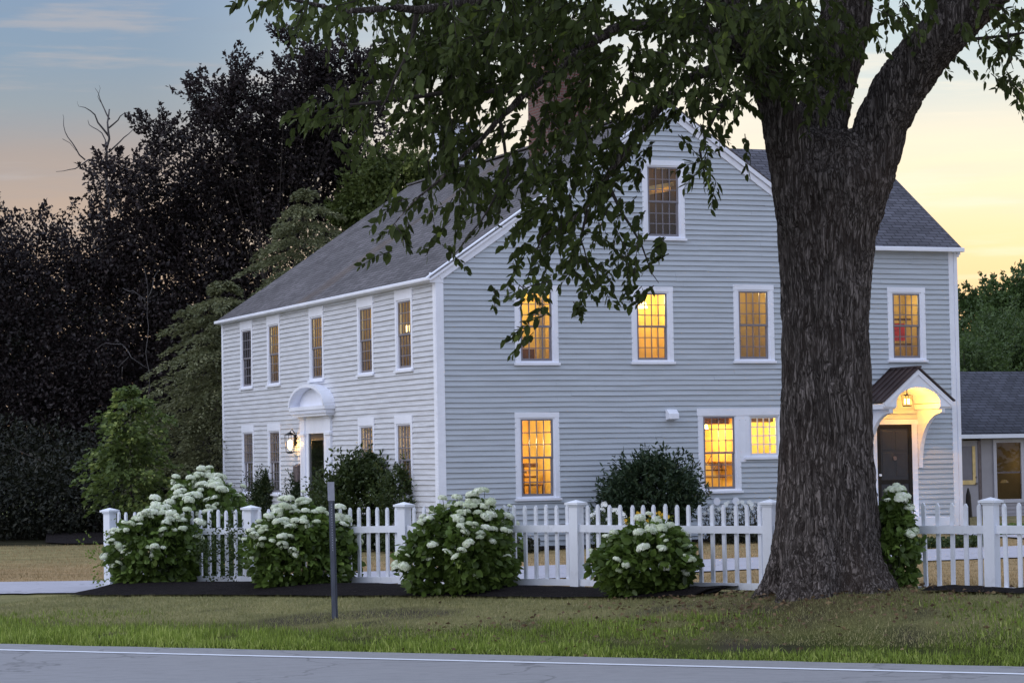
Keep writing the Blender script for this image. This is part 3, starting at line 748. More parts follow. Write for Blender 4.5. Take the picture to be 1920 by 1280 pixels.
for (a, b, z0, z1, up) in FWN:
    i = FWN.index((a, b, z0, z1, up))
    dark = i in (0,)
    pw = [0, 14, 12, 9, 8, 9, 9, 34, 32][i]
    lab = ['dark unlit far left upper front window', None, 'upper front window over the arched doorway'][i] if i < 3 else None
    window((a+b)/2, z0, 1.20, round(z1-z0, 2), 'front', head=.24 if up else .20, room=(('room_dark' if dark else 'room_tan'), pw, -.2, .6), label=lab, deep=1.3)
# things seen through the windows (sub-parts of their windows)
MB().tube([(-.25, .9, .62), (-.25, .9, .66)], .34, 18).tube([(-.25, .9, -.05), (-.25, .9, .62)], .03).build('table', 'wood_dark', w4)
mb = MB(); mb.box(.18, .55, .95, 1.3, .32, .36); [mb.box(x, x+.03, y, y+.03, -.05, .32 if y < 1.2 else .85) for x in (.18, .52) for y in (.95, 1.27)]; mb.box(.18, .55, 1.27, 1.30, .5, .55).box(.18, .55, 1.27, 1.30, .75, .85)
mb.build('chair', 'wood_dark', w4)
MB().box(.14, .55, 1.85, 1.96, .0, 2.0).build('door_leaf', 'room_orange', w4)
MB().box(-.45, .45, .5, .56, .35, .38).box(-.45, .45, .5, .56, .52, .55).build('shelf', 'wood_dark', w5)
mb = MB(); mb.tube([(-.3, .5, .38), (-.2, .5, .6), (-.32, .5, .75)], .012).tube([(-.2, .5, .6), (-.05, .5, .72), (.05, .5, .9)], .01).tube([(.1, .5, .55), (.2, .5, .68), (.3, .5, .6)], .012)
mb.build('plant_twig', 'wood_dark', w5)
MB().box(-.5, .5, .25, .30, H_ if False else 1.62, 1.80).build('valance', 'wood_dark', w5)
MB().tube([(.12, .75, 1.35), (.12, .75, 1.50)], [.13, .08], 14).build('lamp_shade', 'lamp_glow', w2)
mb = MB(); [mb.box(x, x+.16, .35, .37, .1, 1.72) for x in (.22,)]
mb.build('curtain', 'fabric_warm', w1)
MB().box(-.3, .42, 1.1, 1.3, .1, .42).build('headboard', 'wood_dark', w1)
mb = MB(); [mb.prism([(-.5, .3+.2*i, 1.15-.1*i), (.55, .5+.2*i, 1.35-.1*i), (.55, .6+.2*i, 1.35-.1*i), (-.5, .4+.2*i, 1.15-.1*i)], (0, 0, .10)) for i in range(2)]
mb.build('rafter', 'fabric_warm', w6)
MB().box(.05, .38, .7, .75, .55, .98).build('red_cloth', 'red_cloth', w7)
MB().box(-.5, .5, .6, .64, 1.05, 1.10).box(-.5, .5, .6, .64, .44, .48).build('shelf', 'wood_dark', w7)
MB().box(-.5, .5, .45, .5, .88, 1.06).build('valance', 'wood_dark', w8)
MB().tube([(-.12, .5, 1.5), (-.12, .5, 1.62)], [.1, .07], 14).build('lamp_shade', 'lamp_glow', w5)
# candles in front window
MB().tube([(-.25, .12, .95), (-.25, .12, 1.1)], .02, 8).tube([(-.1, .12, .95), (-.1, .12, 1.1)], .02, 8).build('candle', 'candle', [o for o in house.children if o.name.startswith('window')][12])
# ------------------------------------------------------------- front doorway
mb = MB()
for b0, b1 in ((7.55, 7.97), (9.70, 10.10)):
    mb.box(-.09, -.0, b0, b1, -.2, 2.98).box(-.12, 0, b0-.03, b1+.03, -.2, .15).box(-.12, -.0, b0-.03, b1+.03, 2.55, 2.62)
    mb.box(-.13, 0, b0-.04, b1+.04, 2.98, 3.06)
    for k in range(3): mb.box(-.10, -.09, b0+.07+.10*k, b0+.13+.10*k, .3, 2.45)
mb.box(-.05, .0, 7.97, 8.20, -.2, 2.60).box(-.05, .0, 9.50, 9.70, -.2, 2.60).box(-.06, .0, 7.97, 9.70, 2.60, 3.05)
mb.build('door_surround', 'trim', house, bevel=.006)
mb = MB(); mb.box(-.27, 0, 7.35, 10.28, 3.10, 3.20).box(-.31, 0, 7.30, 10.33, 3.20, 3.30).box(-.24, 0, 7.40, 10.24, 3.04, 3.10)
for k in range(24): mb.box(-.29, -.24, 7.42+k*.12, 7.48+k*.12, 3.115, 3.17)
en = mb.build('entablature', 'trim', house, bevel=.004)
mb = MB(); ctr = 8.82; RW = 1.50; RH = .56; n = 28
def arcp(r, h, t): return (ctr-r*math.cos(t), 3.30+h*math.sin(t))
prof = [arcp(RW, RH, math.pi*i/n) for i in range(n+1)] + [arcp(RW-.09, RH-.075, math.pi*i/n) for i in range(n, -1, -1)]
for i in range(n):
    q = [prof[i], prof[i+1], prof[2*n-i], prof[2*n+1-i]]
    mb.prism([(-.34, b, z) for b, z in q], (.34, 0, 0))
mb.prism([(-.06, b, z) for b, z in [arcp(RW-.1, RH-.09, math.pi*i/n) for i in range(n+1)]], (.06, 0, 0))
mb.build('arched_hood', 'trim', house)
fd = MB().box(-.02, .03, 8.20, 9.50, -.1, 2.60).build('front_door', 'door_black', house)
MB().box(-.026, -.021, 8.36, 9.34, .35, 2.42).build('glass_pane', 'window_glass', fd)
MB().box(-.05, -.02, 9.42, 9.45, 1.0, 1.2).build('door_handle', 'bronze', fd)
MB().box(-.9, -.0, 7.8, 9.9, -.5, -.12).build('door_step', 'stone_dark', house)
# lit transom glow inside
# vent hood on the side wall
mb = MB(); mb.prism([(5.66, -.03, 2.70), (5.66, -.03, 2.95), (5.66, -.10, 2.96), (5.66, -.24, 2.86), (5.66, -.24, 2.73)], (.26, 0, 0))
mb.build('vent_hood', 'trim', house, bevel=.01)
# two small disc vents under the tall window
for x in (6.95, 7.45): MB().tube([(x, -.03, .78), (x, -.06, .78)], .09, 14).build('vent_cap', 'trim', house)
# ------------------------------------------------------------- side door and porch canopy
mb = MB(); a0, a1, z0, z1 = DOOR2
mb.box(a0, a0+.15, -.05, .02, z0-.2, z1-.12).box(a1-.15, a1, -.05, .02, z0-.2, z1-.12).box(a0-.02, a1+.02, -.06, .02, z1-.12, z1)
mb.build('door_surround', 'trim', house, bevel=.005)
sd = MB().box(a0+.15, a1-.15, -.018, .03, z0, z1-.12).build('side_door', 'door_black', house)
mb = MB(); A0, A1 = a0+.15, a1-.15
mb.box(A0, A0+.10, -.04, -.018, z0, z1-.12).box(A1-.10, A1, -.04, -.018, z0, z1-.12).box(A0+.1, A1-.1, -.04, -.018, z1-.22, z1-.12).box(A0+.1, A1-.1, -.04, -.018, z0, z0+.3).box(A0+.1, A1-.1, -.035, -.018, 1.1, 1.2)
mb.build('storm_frame', 'dark_metal', sd)
mb = MB(); cxd = (A0+A1)/2
for x0_, x1_ in ((A0+.15, cxd-.04), (cxd+.04, A1-.15)):
    for q0, q1 in ((z0+.38, 1.02), (1.28, 1.85), (1.92, z1-.28)): mb.box(x0_, x1_, -.026, -.018, q0, q1)
mb.build('door_panel', 'door_black', sd, bevel=.006)
MB().tube([(cxd, -.03, 1.72), (cxd, -.05, 1.72)], .05, 10).build('knocker', 'bronze', sd)
MB().tube([(A0+.06, -.04, 1.32), (A0+.06, -.09, 1.32)], .03, 10).build('door_knob', 'trim', sd)
MB().box(a0-.1, a1+.3, -1.1, -.05, .10, .30).build('door_step', 'trim', house)
cx = 11.80; PJ = 1.2; hwid = .98; zr = 3.86; ze = 3.06
mb = MB()
for s in (-1, 1):
    nn_ = Vector((s*(zr-ze), 0, hwid)).normalized()
    mb.prism([(cx, -PJ-.06, zr), (cx+s*hwid, -PJ-.06, ze), (cx+s*hwid, 0, ze), (cx, 0, zr)], nn_*.035)
    for k in range(5):
        y = -PJ+.06+k*.27
        mb.prism([(cx+s*.03, y, zr+.0), (cx+s*hwid, y, ze+.0), (cx+s*hwid, y+.025, ze), (cx+s*.03, y+.025, zr)], nn_*.06)
mb.box(cx-.07, cx+.07, -PJ-.07, 0, zr+.01, zr+.06)
pc = mb.build('porch_canopy', 'canopy_metal', house)
# white gable front with an arch cut out, side fascias, ceiling
mb = MB(); n = 20; aw = .60
arc = [(cx+aw*math.cos(math.pi-math.pi*i/n), 3.04+.36*math.sin(math.pi*i/n)) for i in range(n+1)]
def gz(x): return zr-.02-(zr-ze)*abs(x-cx)/hwid
for i in range(n):
    (x0, q0), (x1, q1) = arc[i], arc[i+1]
    mb.prism([(x0, -PJ, q0), (x1, -PJ, q1), (x1, -PJ, gz(x1)), (x0, -PJ, gz(x0))], (0, .05, 0))
for s in (-1, 1):
    xa, xb = cx+s*aw, cx+s*(hwid-.03)
    mb.prism([(xa, -PJ, 2.94), (xb, -PJ, 2.94), (xb, -PJ, gz(xb)), (xa, -PJ, gz(xa))], (0, .05, 0))
    mb.box(min(xa, xb), max(xa, xb), -PJ+.05, 0, 2.90, 3.02)
    # raised rake trim
    nn_ = Vector((s*(zr-ze), 0, hwid)).normalized()
    p0, p1 = Vector((cx, -PJ-.03, zr-.03)), Vector((cx+s*(hwid-.01), -PJ-.03, ze-.02))
    mb.prism([p0, p1, p1-nn_*.10, p0-Vector((0, 0, .12))], (0, .028, 0))
mb.build('canopy_gable', 'trim', pc)
mb = MB()
for i in range(n):
    (x0, q0), (x1, q1) = arc[i], arc[i+1]
    mb.prism([(x0, -PJ+.05, q0), (x1, -PJ+.05, q1), (x1, -PJ+.05, q1+.02), (x0, -PJ+.05, q0+.02)], (0, PJ-.05, 0))
mb.build('canopy_ceiling', 'trim', pc)
for s in (-1, 1):
    xb = cx+s*(aw+.12); mb = MB(); prof = [(0, 2.92), (-PJ+.06, 2.92), (-PJ+.06, 2.84)]
    for i in range(13):
        t = math.pi/2*i/12; prof.append((-(PJ-.16)*(1-math.sin(t))-.09, 2.80-1.20*(1-math.cos(t))))
    prof += [(-.09, 1.48), (0, 1.48)]
    mb.prism([(xb-.05, y, z) for y, z in prof], (.10, 0, 0)); mb.build('bracket', 'trim', pc)
# ------------------------------------------------------------- lanterns (things of their own)
lt = thing('porch_lantern', hw(cx-.1, -.85, 0), TH, 'glowing glass lantern hanging under the side porch canopy', 'lantern')
mb = MB(); mb.tube([(0, 0, 3.36), (0, 0, 3.24)], .012)
for k in range(4):
    a = math.pi/4+k*math.pi/2; x, y = .13*math.cos(a), .13*math.sin(a); mb.tube([(x, y, 3.22), (x*.85, y*.85, 2.98)], .007, 5)
mb.tube([(0, 0, 3.22), (0, 0, 3.25)], [.15, .05], 10).tube([(0, 0, 2.96), (0, 0, 2.98)], .11, 10)
mb.build('frame', 'dark_metal', lt)
MB().tube([(.05, 0, 3.02), (.05, 0, 3.14)], .022, 8).tube([(-.05, 0, 3.02), (-.05, 0, 3.14)], .022, 8).tube([(0, -.05, 3.02), (0, -.05, 3.14)], .022, 8).build('bulb', 'bulb', lt)
l = bpy.data.lights.new('porch_light', 'POINT'); l.energy = 80; l.color = (1, .44, .045); l.shadow_soft_size = .05
lo = bpy.data.objects.new('porch_light', l); COL.objects.link(lo); lo.parent = lt; lo.location = (.08, .0, 3.06)
LB_ = 10.62
lt = thing('wall_lantern', hw(-.20, LB_, 0), TH, 'glowing carriage lantern on the wall left of the front door', 'lantern')
mb = MB(); mb.box(.12, .18, -.05, .05, 2.3, 2.6).tube([(.14, 0, 2.62), (.06, 0, 2.74), (0, 0, 2.66)], .014, 6)
mb.tube([(0, 0, 2.58), (0, 0, 2.66)], [.17, .03], 8).tube([(0, 0, 2.10), (0, 0, 2.14)], [.06, .11], 8)
for k in range(6):
    a = k*math.pi/3; mb.tube([(.15*math.cos(a), .15*math.sin(a), 2.58), (.11*math.cos(a), .11*math.sin(a), 2.13)], .006, 4)
mb.build('frame', 'dark_metal', lt)
MB().tube([(0, 0, 2.2), (0, 0, 2.28), (0, 0, 2.42), (0, 0, 2.46)], [.03, .06, .06, .02], 10).build('bulb', 'bulb', lt)
l = bpy.data.lights.new('lantern_light', 'POINT'); l.energy = 24; l.color = (1, .50, .12); l.shadow_soft_size = .06
lo = bpy.data.objects.new('lantern_light', l); COL.objects.link(lo); lo.parent = lt; lo.location = (-.05, -.02, 2.35)
t = thing('mailbox', hw(-.02, 10.42, 1.35), TH, 'small dark metal mailbox on the wall below the carriage lantern', 'mailbox')
MB().box(-.12, -.01, -.17, .17, 0, .42).build('box', 'bronze', t, bevel=.01); MB().prism([(-.13, -.18, .40), (-.01, -.18, .48), (-.01, -.18, .42)], (0, .36, 0)).build('lid', 'bronze', t)
# ------------------------------------------------------------- low annex behind the wing
BA = 7.0
_, _, ez = hloc(1860, 817, b=BA-.3); _, _, rz_ = hloc(1860, 699, b=BA+3.4)
ann = thing('annex_building', HC, TH, 'low grey annex with dark shingle roof behind the right end of the house', 'building')
mb = MB()
def ax(px, py=900): return hloc(px, py, b=BA)[0]
aL = 13.75; aR = 26
mb.box(aL, ax(1808), BA, BA+.1, -.5, ez-.05).box(ax(1841), ax(1866), BA, BA+.1, -.5, ez-.05).box(ax(1808), ax(1841), BA, BA+.1, 2.2, ez-.05)
d0, d1 = ax(1790), ax(1839)
p0, p1 = ax(1868), ax(1914)
mb.box(ax(1866), p1+.1, BA, BA+.1, 2.1, ez-.05).box(ax(1866), p1+.1, BA, BA+.1, -.5, .45).box(p1+.06, aR, BA, BA+.1, -.5, ez-.05)
mb.box(aR-.1, aR, BA+.1, BA+7, -.5, ez-.05)
mb.build('wall', 'annex_paint', ann)
mb = MB(); zi = .42; 
for k in range(8): mb.prism([(ax(1866), BA-.03, -.45+k*.11), (ax(1866), BA-.005, -.45+k*.11+.12), (ax(1866), BA, -.45+k*.11)], (8, 0, 0))
mb.build('clapboard_skirt', 'annex_paint', ann)
mb = MB(); slab(mb, [(aL-2, BA-.3, ez+.04), (aR+.3, BA-.3, ez+.04), (aR+.3, BA+3.4, rz_), (aL-2, BA+3.4, rz_)], .05, (0, -.45, 1))
slab(mb, [(aL-2, BA+3.4, rz_), (aR+.3, BA+3.4, rz_), (aR+.3, BA+7.1, ez+.04), (aL-2, BA+7.1, ez+.04)], .05, (0, .45, 1))
mb.build('roof', 'shingle_annex', ann)
MB().box(aL-.5, aR+.35, BA-.42, BA-.28, ez-.06, ez+.05).build('gutter', 'trim', ann)
dd = MB().box(d0, d1, BA-.02, BA+.06, -.4, 2.15).build('door', 'annex_paint', ann)
MB().box(d1-.09, d1+.0, BA-.04, BA-.02, -.4, 2.15).build('door_edge', 'bronze', dd)
gx0, gx1 = ax(1800), ax(1828); _, _, gz0 = hloc(1815, 908, b=BA); _, _, gz1 = hloc(1815, 836, b=BA)
mb = MB(); mb.box(gx0, gx1, BA-.05, BA-.02, gz0, gz0+.12).box(gx1-.09, gx1, BA-.05, BA-.02, gz0+.12, gz1)
mb.build('glazing_bead', 'fabric_warm', dd)
MB().box(gx0, gx1-.09, BA-.03, BA-.021, gz0+.12, gz1).build('glass_pane', 'sash_grey', dd)
MB().tube([(d1-.18, BA-.02, .95), (d1-.18, BA-.08, .95)], .035, 8).tube([(d1-.18, BA-.02, 1.13), (d1-.18, BA-.06, 1.13)], .03, 8).build('door_knob', 'bronze', dd)
wm = MB(); wm.box(p0-.10, p0, BA-.05, BA, .40, 2.18).box(p1, p1+.10, BA-.05, BA, .40, 2.18).box(p0, p1, BA-.05, BA, 2.08, 2.18).box(p0, p1, BA-.05, BA, .40, .50)
wm = wm.build('window', 'annex_trim', ann)
MB().add([(p0, BA+.0, .5), (p1, BA+.0, .5), (p1, BA, 2.08), (p0, BA, 2.08)], [(0, 1, 2, 3)]).build('glass_pane', 'window_glass', wm)
MB().box(p0, p1, BA-.02, BA+.02, 1.22, 1.27).build('sash', 'bronze', wm)
me = bpy.data.meshes.new('room_interior'); x0, x1 = p0-.3, p1+.3
me.from_pydata([(x0, BA+.11, .0), (x1, BA+.11, .0), (x1, BA+2, .0), (x0, BA+2, .0), (x0, BA+.11, 2.2), (x1, BA+.11, 2.2), (x1, BA+2, 2.2), (x0, BA+2, 2.2)], [], [(3, 2, 6, 7), (0, 3, 7, 4), (1, 5, 6, 2), (4, 7, 6, 5), (0, 1, 2, 3)])
me.materials.append(MATS['room_tan']); link('room_interior', me, wm)
MB().box(p0+.14, p0+.26, BA+.4, BA+.45, .5, 2.08).build('curtain', 'fabric_warm', wm)
MB().tube([(p1-.15, BA+.6, .95), (p1-.15, BA+.6, 1.03)], [.13, .07], 12).build('lamp_shade', 'fabric_warm', wm)
l = bpy.data.lights.new('annex_lamp', 'POINT'); l.energy = 1.3; l.color = (1, .76, .42); l.shadow_soft_size = .08
lo = bpy.data.objects.new('annex_lamp', l); COL.objects.link(lo); lo.parent = wm; lo.location = (p1-.2, BA+.7, 1.5)
pp = atY(1817, 985, 62); t = thing('folded_umbrella', (pp.x, pp.y, H(pp.x, pp.y)), 0, 'folded dark patio umbrella standing by the annex door', 'umbrella')
MB().tube([(0, 0, 0), (0, 0, .92)], .02, 8).build('pole', 'dark_metal', t)
MB().tube([(0, 0, .2), (0, 0, .3), (0, 0, .75), (0, 0, .90)], [.09, .085, .06, .02], 10).build('canopy', 'dark_metal', t)
# ---------------------------------------------------------------- picket fence
fence = thing('picket_fence', (POSTS[0].x, POSTS[0].y, POSTS[0].z), 0, 'white painted picket fence with capped square posts along the lawn', 'fence')
FO = Vector((POSTS[0].x, POSTS[0].y, POSTS[0].z))
PT = [(952,), (947,), (941,), (937,), (936,), (932,)]
tops = [atY(px, t[0], p.y).z for px, t, p in zip(POST_PX, PT, POSTS)]; tops.append(tops[-1]+.01)
postm = MB(); postm.box(-.0625, .0625, -.0625, .0625, -1.25, -.055); postm = postm.mesh('post', 'fence_paint')
capm = MB().box(-.075, .075, -.075, .075, -.075, -.055).box(-.098, .098, -.098, .098, -.055, -.028)
capm.add([(-.09, -.09, -.028), (.09, -.09, -.028), (.09, .09, -.028), (-.09, .09, -.028), (0, 0, .004)], [(0, 1, 4), (1, 2, 4), (2, 3, 4), (3, 0, 4)]); capm = capm.mesh('post_cap', 'fence_paint')
def picket_mesh(h):
    w = .0215; return MB().prism([(-w, -.014, 0), (w, -.014, 0), (w, -.014, h-.035), (w*.25, -.014, h), (-w*.25, -.014, h), (-w, -.014, h-.035)], (0, .028, 0)).mesh('picket', 'fence_paint')
pm = picket_mesh(.93)
for i, p in enumerate(POSTS):
    o = link('post', postm, fence, Vector((p.x, p.y, tops[i]))-FO, FANG); link('post_cap', capm, o)
    o.rotation_euler = (random.uniform(-.008, .008), random.uniform(-.008, .008), FANG)
    if i == len(POSTS)-1: break
    q = POSTS[i+1]; A = Vector((p.x, p.y, tops[i])); B = Vector((q.x, q.y, tops[i+1]))
    d = (B-A); u_ = Vector((d.x, d.y, 0)).normalized(); nrm = Vector((u_.y, -u_.x, 0))   # towards the camera
    for z_off, hh_ in ((-.375, .085), (-1.005, .075)):
        mb = MB(); a = A+u_*.055+nrm*.030-FO+Vector((0, 0, z_off)); b = B-u_*.055+nrm*.030-FO+Vector((0, 0, z_off))
        b2 = a+(b-a)*.5+Vector((0, 0, -.006))
        for s_, e_ in ((a, b2), (b2, b)): mb.prism([s_, e_, e_+Vector((0, 0, hh_)), s_+Vector((0, 0, hh_))], -nrm*.036)
        mb.build('rail', 'fence_paint', fence)
    for k in range(16):
        t_ = (k+.93)/16.85; c_ = A+d*t_-nrm*.022-FO
        o = link('picket', pm, fence, c_+Vector((0, 0, -.985+random.uniform(-.008, .008))), FANG)
        o.rotation_euler = (random.uniform(-.012, .012), random.uniform(-.012, .012), FANG+random.uniform(-.03, .03))
# ---------------------------------------------------------------- marker post by the road
mp_ = ghit(628, 1159); base = Vector((mp_.x, mp_.y, H(mp_.x, mp_.y)))
top = atY(620.5, 903, mp_.y); top_l = top-base
t = thing('marker_post', base, 0, 'thin grey steel marker post with light plate leaning in the verge', 'post')
ax_ = top_l.normalized(); L_ = top_l.length; sdx = Vector((1, 0, 0))
mb = MB()
def chan(z0, z1, pr):
    mb.add([ax_*z0+Vector((x, y, 0)) for x, y in pr]+[ax_*z1+Vector((x, y, 0)) for x, y in pr], [(i, (i+1) % len(pr), (i+1) % len(pr)+len(pr), i+len(pr)) for i in range(len(pr))]+[tuple(range(len(pr)))[::-1], tuple(range(len(pr), 2*len(pr)))])
chan(-.3, L_-.02, [(-.034, .0), (-.022, .0), (-.014, -.028), (.014, -.028), (.022, 0), (.034, 0), (.034, .004), (.020, .004), (.012, -.022), (-.012, -.022), (-.020, .004), (-.034, .004)])
mb.build('channel', 'steel_post', t)
mb = MB()
for k in range(26):
    z = .75+k*.028
    if z < L_-.25:
        q = ax_*z; mb.add([q+Vector((x, -.0295, zz_)) for x, zz_ in ((-.005, 0), (.005, 0), (.005, .011), (-.005, .011))], [(0, 1, 2, 3)])
mb.build('bolt_holes', 'plate_grey', t)
mb = MB(); q = ax_*(L_-.21); q2 = ax_*(L_+.0)
mb.prism([q+Vector((-.038, -.034, 0)), q+Vector((.038, -.034, 0)), q2+Vector((.038, -.034, 0)), q2+Vector((-.038, -.034, 0))], (0, .004, 0)); mb.build('plate', 'plate_grey', t)
# ---------------------------------------------------------------- elm tree
elm_base = atY(1560, 1118, 26.5)
elm = thing('elm_tree', (elm_base.x, elm_base.y, elm_base.z), 0, 'massive old elm with grey furrowed bark and drooping leafy boughs before the fence', 'tree')
EO = elm_base.copy()
prof = [(1165, 1392, 1730), (1140, 1399, 1722), (1125, 1408, 1712), (1112, 1416, 1702), (1095, 1427, 1690), (1075, 1436, 1676), (1040, 1446, 1661), (1000, 1453, 1650), (950, 1458, 1642), (900, 1461, 1638), (860, 1463, 1635), (800, 1466, 1632), (700, 1468, 1630), (600, 1467, 1626), (520, 1466, 1631), (440, 1461, 1640), (390, 1456, 1650), (340, 1449, 1662), (300, 1445, 1668), (270, 1455, 1650), (250, 1480, 1610)]
def rings_mb(prof, Yc, seg=56, lobes=True):
    mb = MB(); vs = []
    for j, (py, l, r) in enumerate(prof):
        A = atY(l, py, Yc); B = atY(r, py, Yc); c = (A+B)/2; R = (B-A).length/2
        fl = max(0, (py-960)/140.)
        for k in range(seg):
            a = 2*math.pi*k/seg; f = 1.
            if lobes: f += (.05+.13*fl)*math.sin(a*6+1.2+.8*math.sin(a*2))*(.3+fl)*.55+.05*fl*math.sin(a*11+2)+.02*math.sin(a*9+py*.01)+.012*math.sin(a*17)
            dpt = .90 if py > 300 else .70
            vs.append(c+Vector((math.cos(a)*R*(f if abs(math.sin(a)) > .2 else 1), math.sin(a)*R*dpt*f, 0)))
    n = len(prof)
    fs = [(j*seg+k, j*seg+(k+1) % seg, (j+1)*seg+(k+1) % seg, (j+1)*seg+k) for j in range(n-1) for k in range(seg)]
    fs += [tuple(range(seg)), tuple(range((n-1)*seg, n*seg))[::-1]]
    return mb.add(vs, fs)
mb = rings_mb(prof, 26.5)
def pxline(pts): return [atY(x, y, Yd) for x, y, Yd in pts]
limbs = [([(1580, 560, 26.5), (1600, 430, 26.4), (1625, 330, 26.4), (1652, 235, 26.4), (1684, 169, 26.3), (1722, 116, 26.2), (1766, 64, 26.0), (1846, -10, 25.8), (1950, -110, 25.6)], [.08, .24, .28, .27, .27, .26, .25, .22, .18]),
         ([(1545, 520, 26.6), (1535, 400, 26.6), (1537, 290, 26.6), (1541, 225, 26.7), (1553, 170, 26.8), (1576, 85, 26.8), (1590, 0, 27.), (1600, -200, 27.2)], [.1, .30, .31, .27, .26, .26, .26, .2]),
         ([(1530, 520, 26.3), (1500, 400, 26.3), (1482, 300, 26.3), (1468, 235, 26.2), (1455, 185, 26.2), (1410, 90, 26.), (1330, -30, 25.8), (1220, -170, 25.4)], [.08, .24, .22, .20, .19, .17, .14, .10]),
         ([(1750, 110, 26.2), (1766, 30, 26.4), (1766, -60, 26.6), (1756, -220, 27)], [.12, .10, .095, .07])]
for pts, r in limbs: mb.tube(pxline(pts), r, 20)
tmp = bpy.data.objects.new('tmp', mb.mesh('tmp', 'elm_bark')); COL.objects.link(tmp)
md = tmp.modifiers.new('r', 'REMESH'); md.mode = 'VOXEL'; md.voxel_size = .026
dg = bpy.context.evaluated_depsgraph_get(); dg.update()
me = bpy.data.meshes.new_from_object(tmp.evaluated_get(dg)); bpy.data.objects.remove(tmp)
me.name = 'trunk'
bm = bmesh.new(); bm.from_mesh(me)
for _ in range(6): bmesh.ops.smooth_vert(bm, verts=bm.verts, factor=.5, use_axis_x=True, use_axis_y=True, use_axis_z=True)
bm.normal_update()
disp = []
for v in bm.verts:
    p = v.co
    q = Vector((p.x*14+1.2*noise.noise(p*1.6), p.y*14+1.2*noise.noise(p*1.6+Vector((9, 0, 0))), p.z*1.3))
    rdg = 1-abs(noise.noise(q))*2; r2 = 1-abs(noise.noise(q*2.1+Vector((3, 3, 3))))*2
    disp.append((v, v.normal*(.022*rdg+.016*r2-.008)))
for v, d in disp: v.co += d
for v in bm.verts: v.co -= EO
bm.to_mesh(me); bm.free()
me.materials.clear(); me.materials.append(MATS['elm_bark']); me.polygons.foreach_set('use_smooth', [True]*len(me.polygons))
link('trunk', me, elm)
# boughs
br = [([(1410, 90, 26.), (1300, 50, 25.6), (1180, 45, 25.2), (1085, 85, 24.8), (1010, 165, 24.5), (930, 220, 24.3), (860, 300, 24.), (800, 360, 23.9), (735, 425, 23.8)], [.16, .13, .11, .085, .065, .05, .035, .02, .008]),
      ([(1400, 100, 26.), (1290, 150, 25.6), (1200, 240, 25.2), (1140, 330, 25.), (1090, 390, 24.9), (1020, 440, 24.8), (980, 540, 24.7)], [.12, .10, .075, .055, .04, .022, .007]),
      ([(1330, -20, 25.8), (1150, -40, 25.), (950, -10, 24.), (780, 20, 23.), (640, 20, 22.), (500, -10, 21.5)], [.15, .13, .10, .07, .045, .015]),
      ([(1010, 165, 24.5), (880, 170, 24.2), (740, 190, 24), (640, 200, 24), (545, 215, 24)], [.055, .045, .035, .02, .006]),
      ([(1140, 330, 25.), (1160, 400, 25), (1200, 460, 25), (1235, 530, 25)], [.04, .03, .018, .006]),
      ([(1100, 390, 24.9), (1085, 450, 24.9), (1110, 530, 24.9)], [.03, .018, .006]),
      ([(1420, 150, 26.), (1350, 210, 25.6), (1310, 280, 25.4), (1330, 345, 25.3)], [.06, .045, .025, .007]),
      ([(1870, -10, 25.8), (1885, 60, 25.5), (1900, 130, 25.3)], [.03, .018, .006]),
      ([(1800, 80, 26), (1860, 70, 25.6), (1930, 60, 25.4)], [.04, .03, .02]),
      ([(930, 220, 24.3), (950, 330, 24.2), (900, 420, 24.2), (850, 480, 24.1)], [.035, .025, .015, .005]),
      ([(780, 20, 23.), (760, 120, 23.2), (700, 240, 23.4)], [.05, .03, .01])]
for pts, r in br:
    mb = MB(); P_ = pxline(pts); Q = []; R_ = []
    for i in range(len(P_)-1):
        for k in range(4):
            t = k/4; q = P_[i].lerp(P_[i+1], t); q += Vector((nz(q*2.1, 1, 1), nz(q*2.1, 1, 5), nz(q*2.1, 1, 9)))*.06; Q.append(q-EO); R_.append((r[i]+(r[i+1]-r[i])*t)*.55)
    Q.append(P_[-1]-EO); R_.append(r[-1]*.6)
    mb.tube(Q, R_, 8).build('branch', 'elm_bark' if r[0] > .1 else 'twig', elm, smooth=True)
GRID = [
 "2435742689999999863879999995531045213440",
 "0001412579999999744678979978520024301330",
 "0000005798998888776788767668510011102240",
 "0000145798998867887787887777410000002340",
 "0012356557887646886767665366300000100020",
 "0035664578864368866723430000000000000000",
 "0001123448853368876314530000000000000000",
 "0000000114766677774213410000000000000000",
 "0000000124677777774001300000000000000000",
 "0000000436556675673000100000000000000000",
 "0000002524254577444000000000000000000000",
 "0000002002201347456510000000000000000000",
 "0000000000000563756300000000000000000000",
 "0000000000002650621410000000000000000000",
 "0000000000003310100000000000000000000000",
 "0000000000001400000000000000000000000000"]
for (r_, c_), v_ in {(0, 34): 4, (0, 35): 5, (0, 36): 6, (1, 34): 3, (1, 35): 6, (1, 36): 6, (2, 34): 3, (2, 35): 4, (2, 36): 7, (3, 35): 3, (3, 36): 6, (4, 36): 5, (0, 30): 6, (0, 31): 6, (0, 32): 5, (1, 30): 4, (1, 31): 5, (1, 32): 3, (2, 31): 2}.items(): GRID[r_] = GRID[r_][:c_]+str(v_)+GRID[r_][c_+1:]
TAU = [0, .14, .32, .55, .85, 1.25, 1.8, 2.6, 3.8, 5.8]
tp = []; td = []; tl = []
def addtwig(p, d, L): tp.append(p); td.append(d); tl.append(L)
K = 14.5
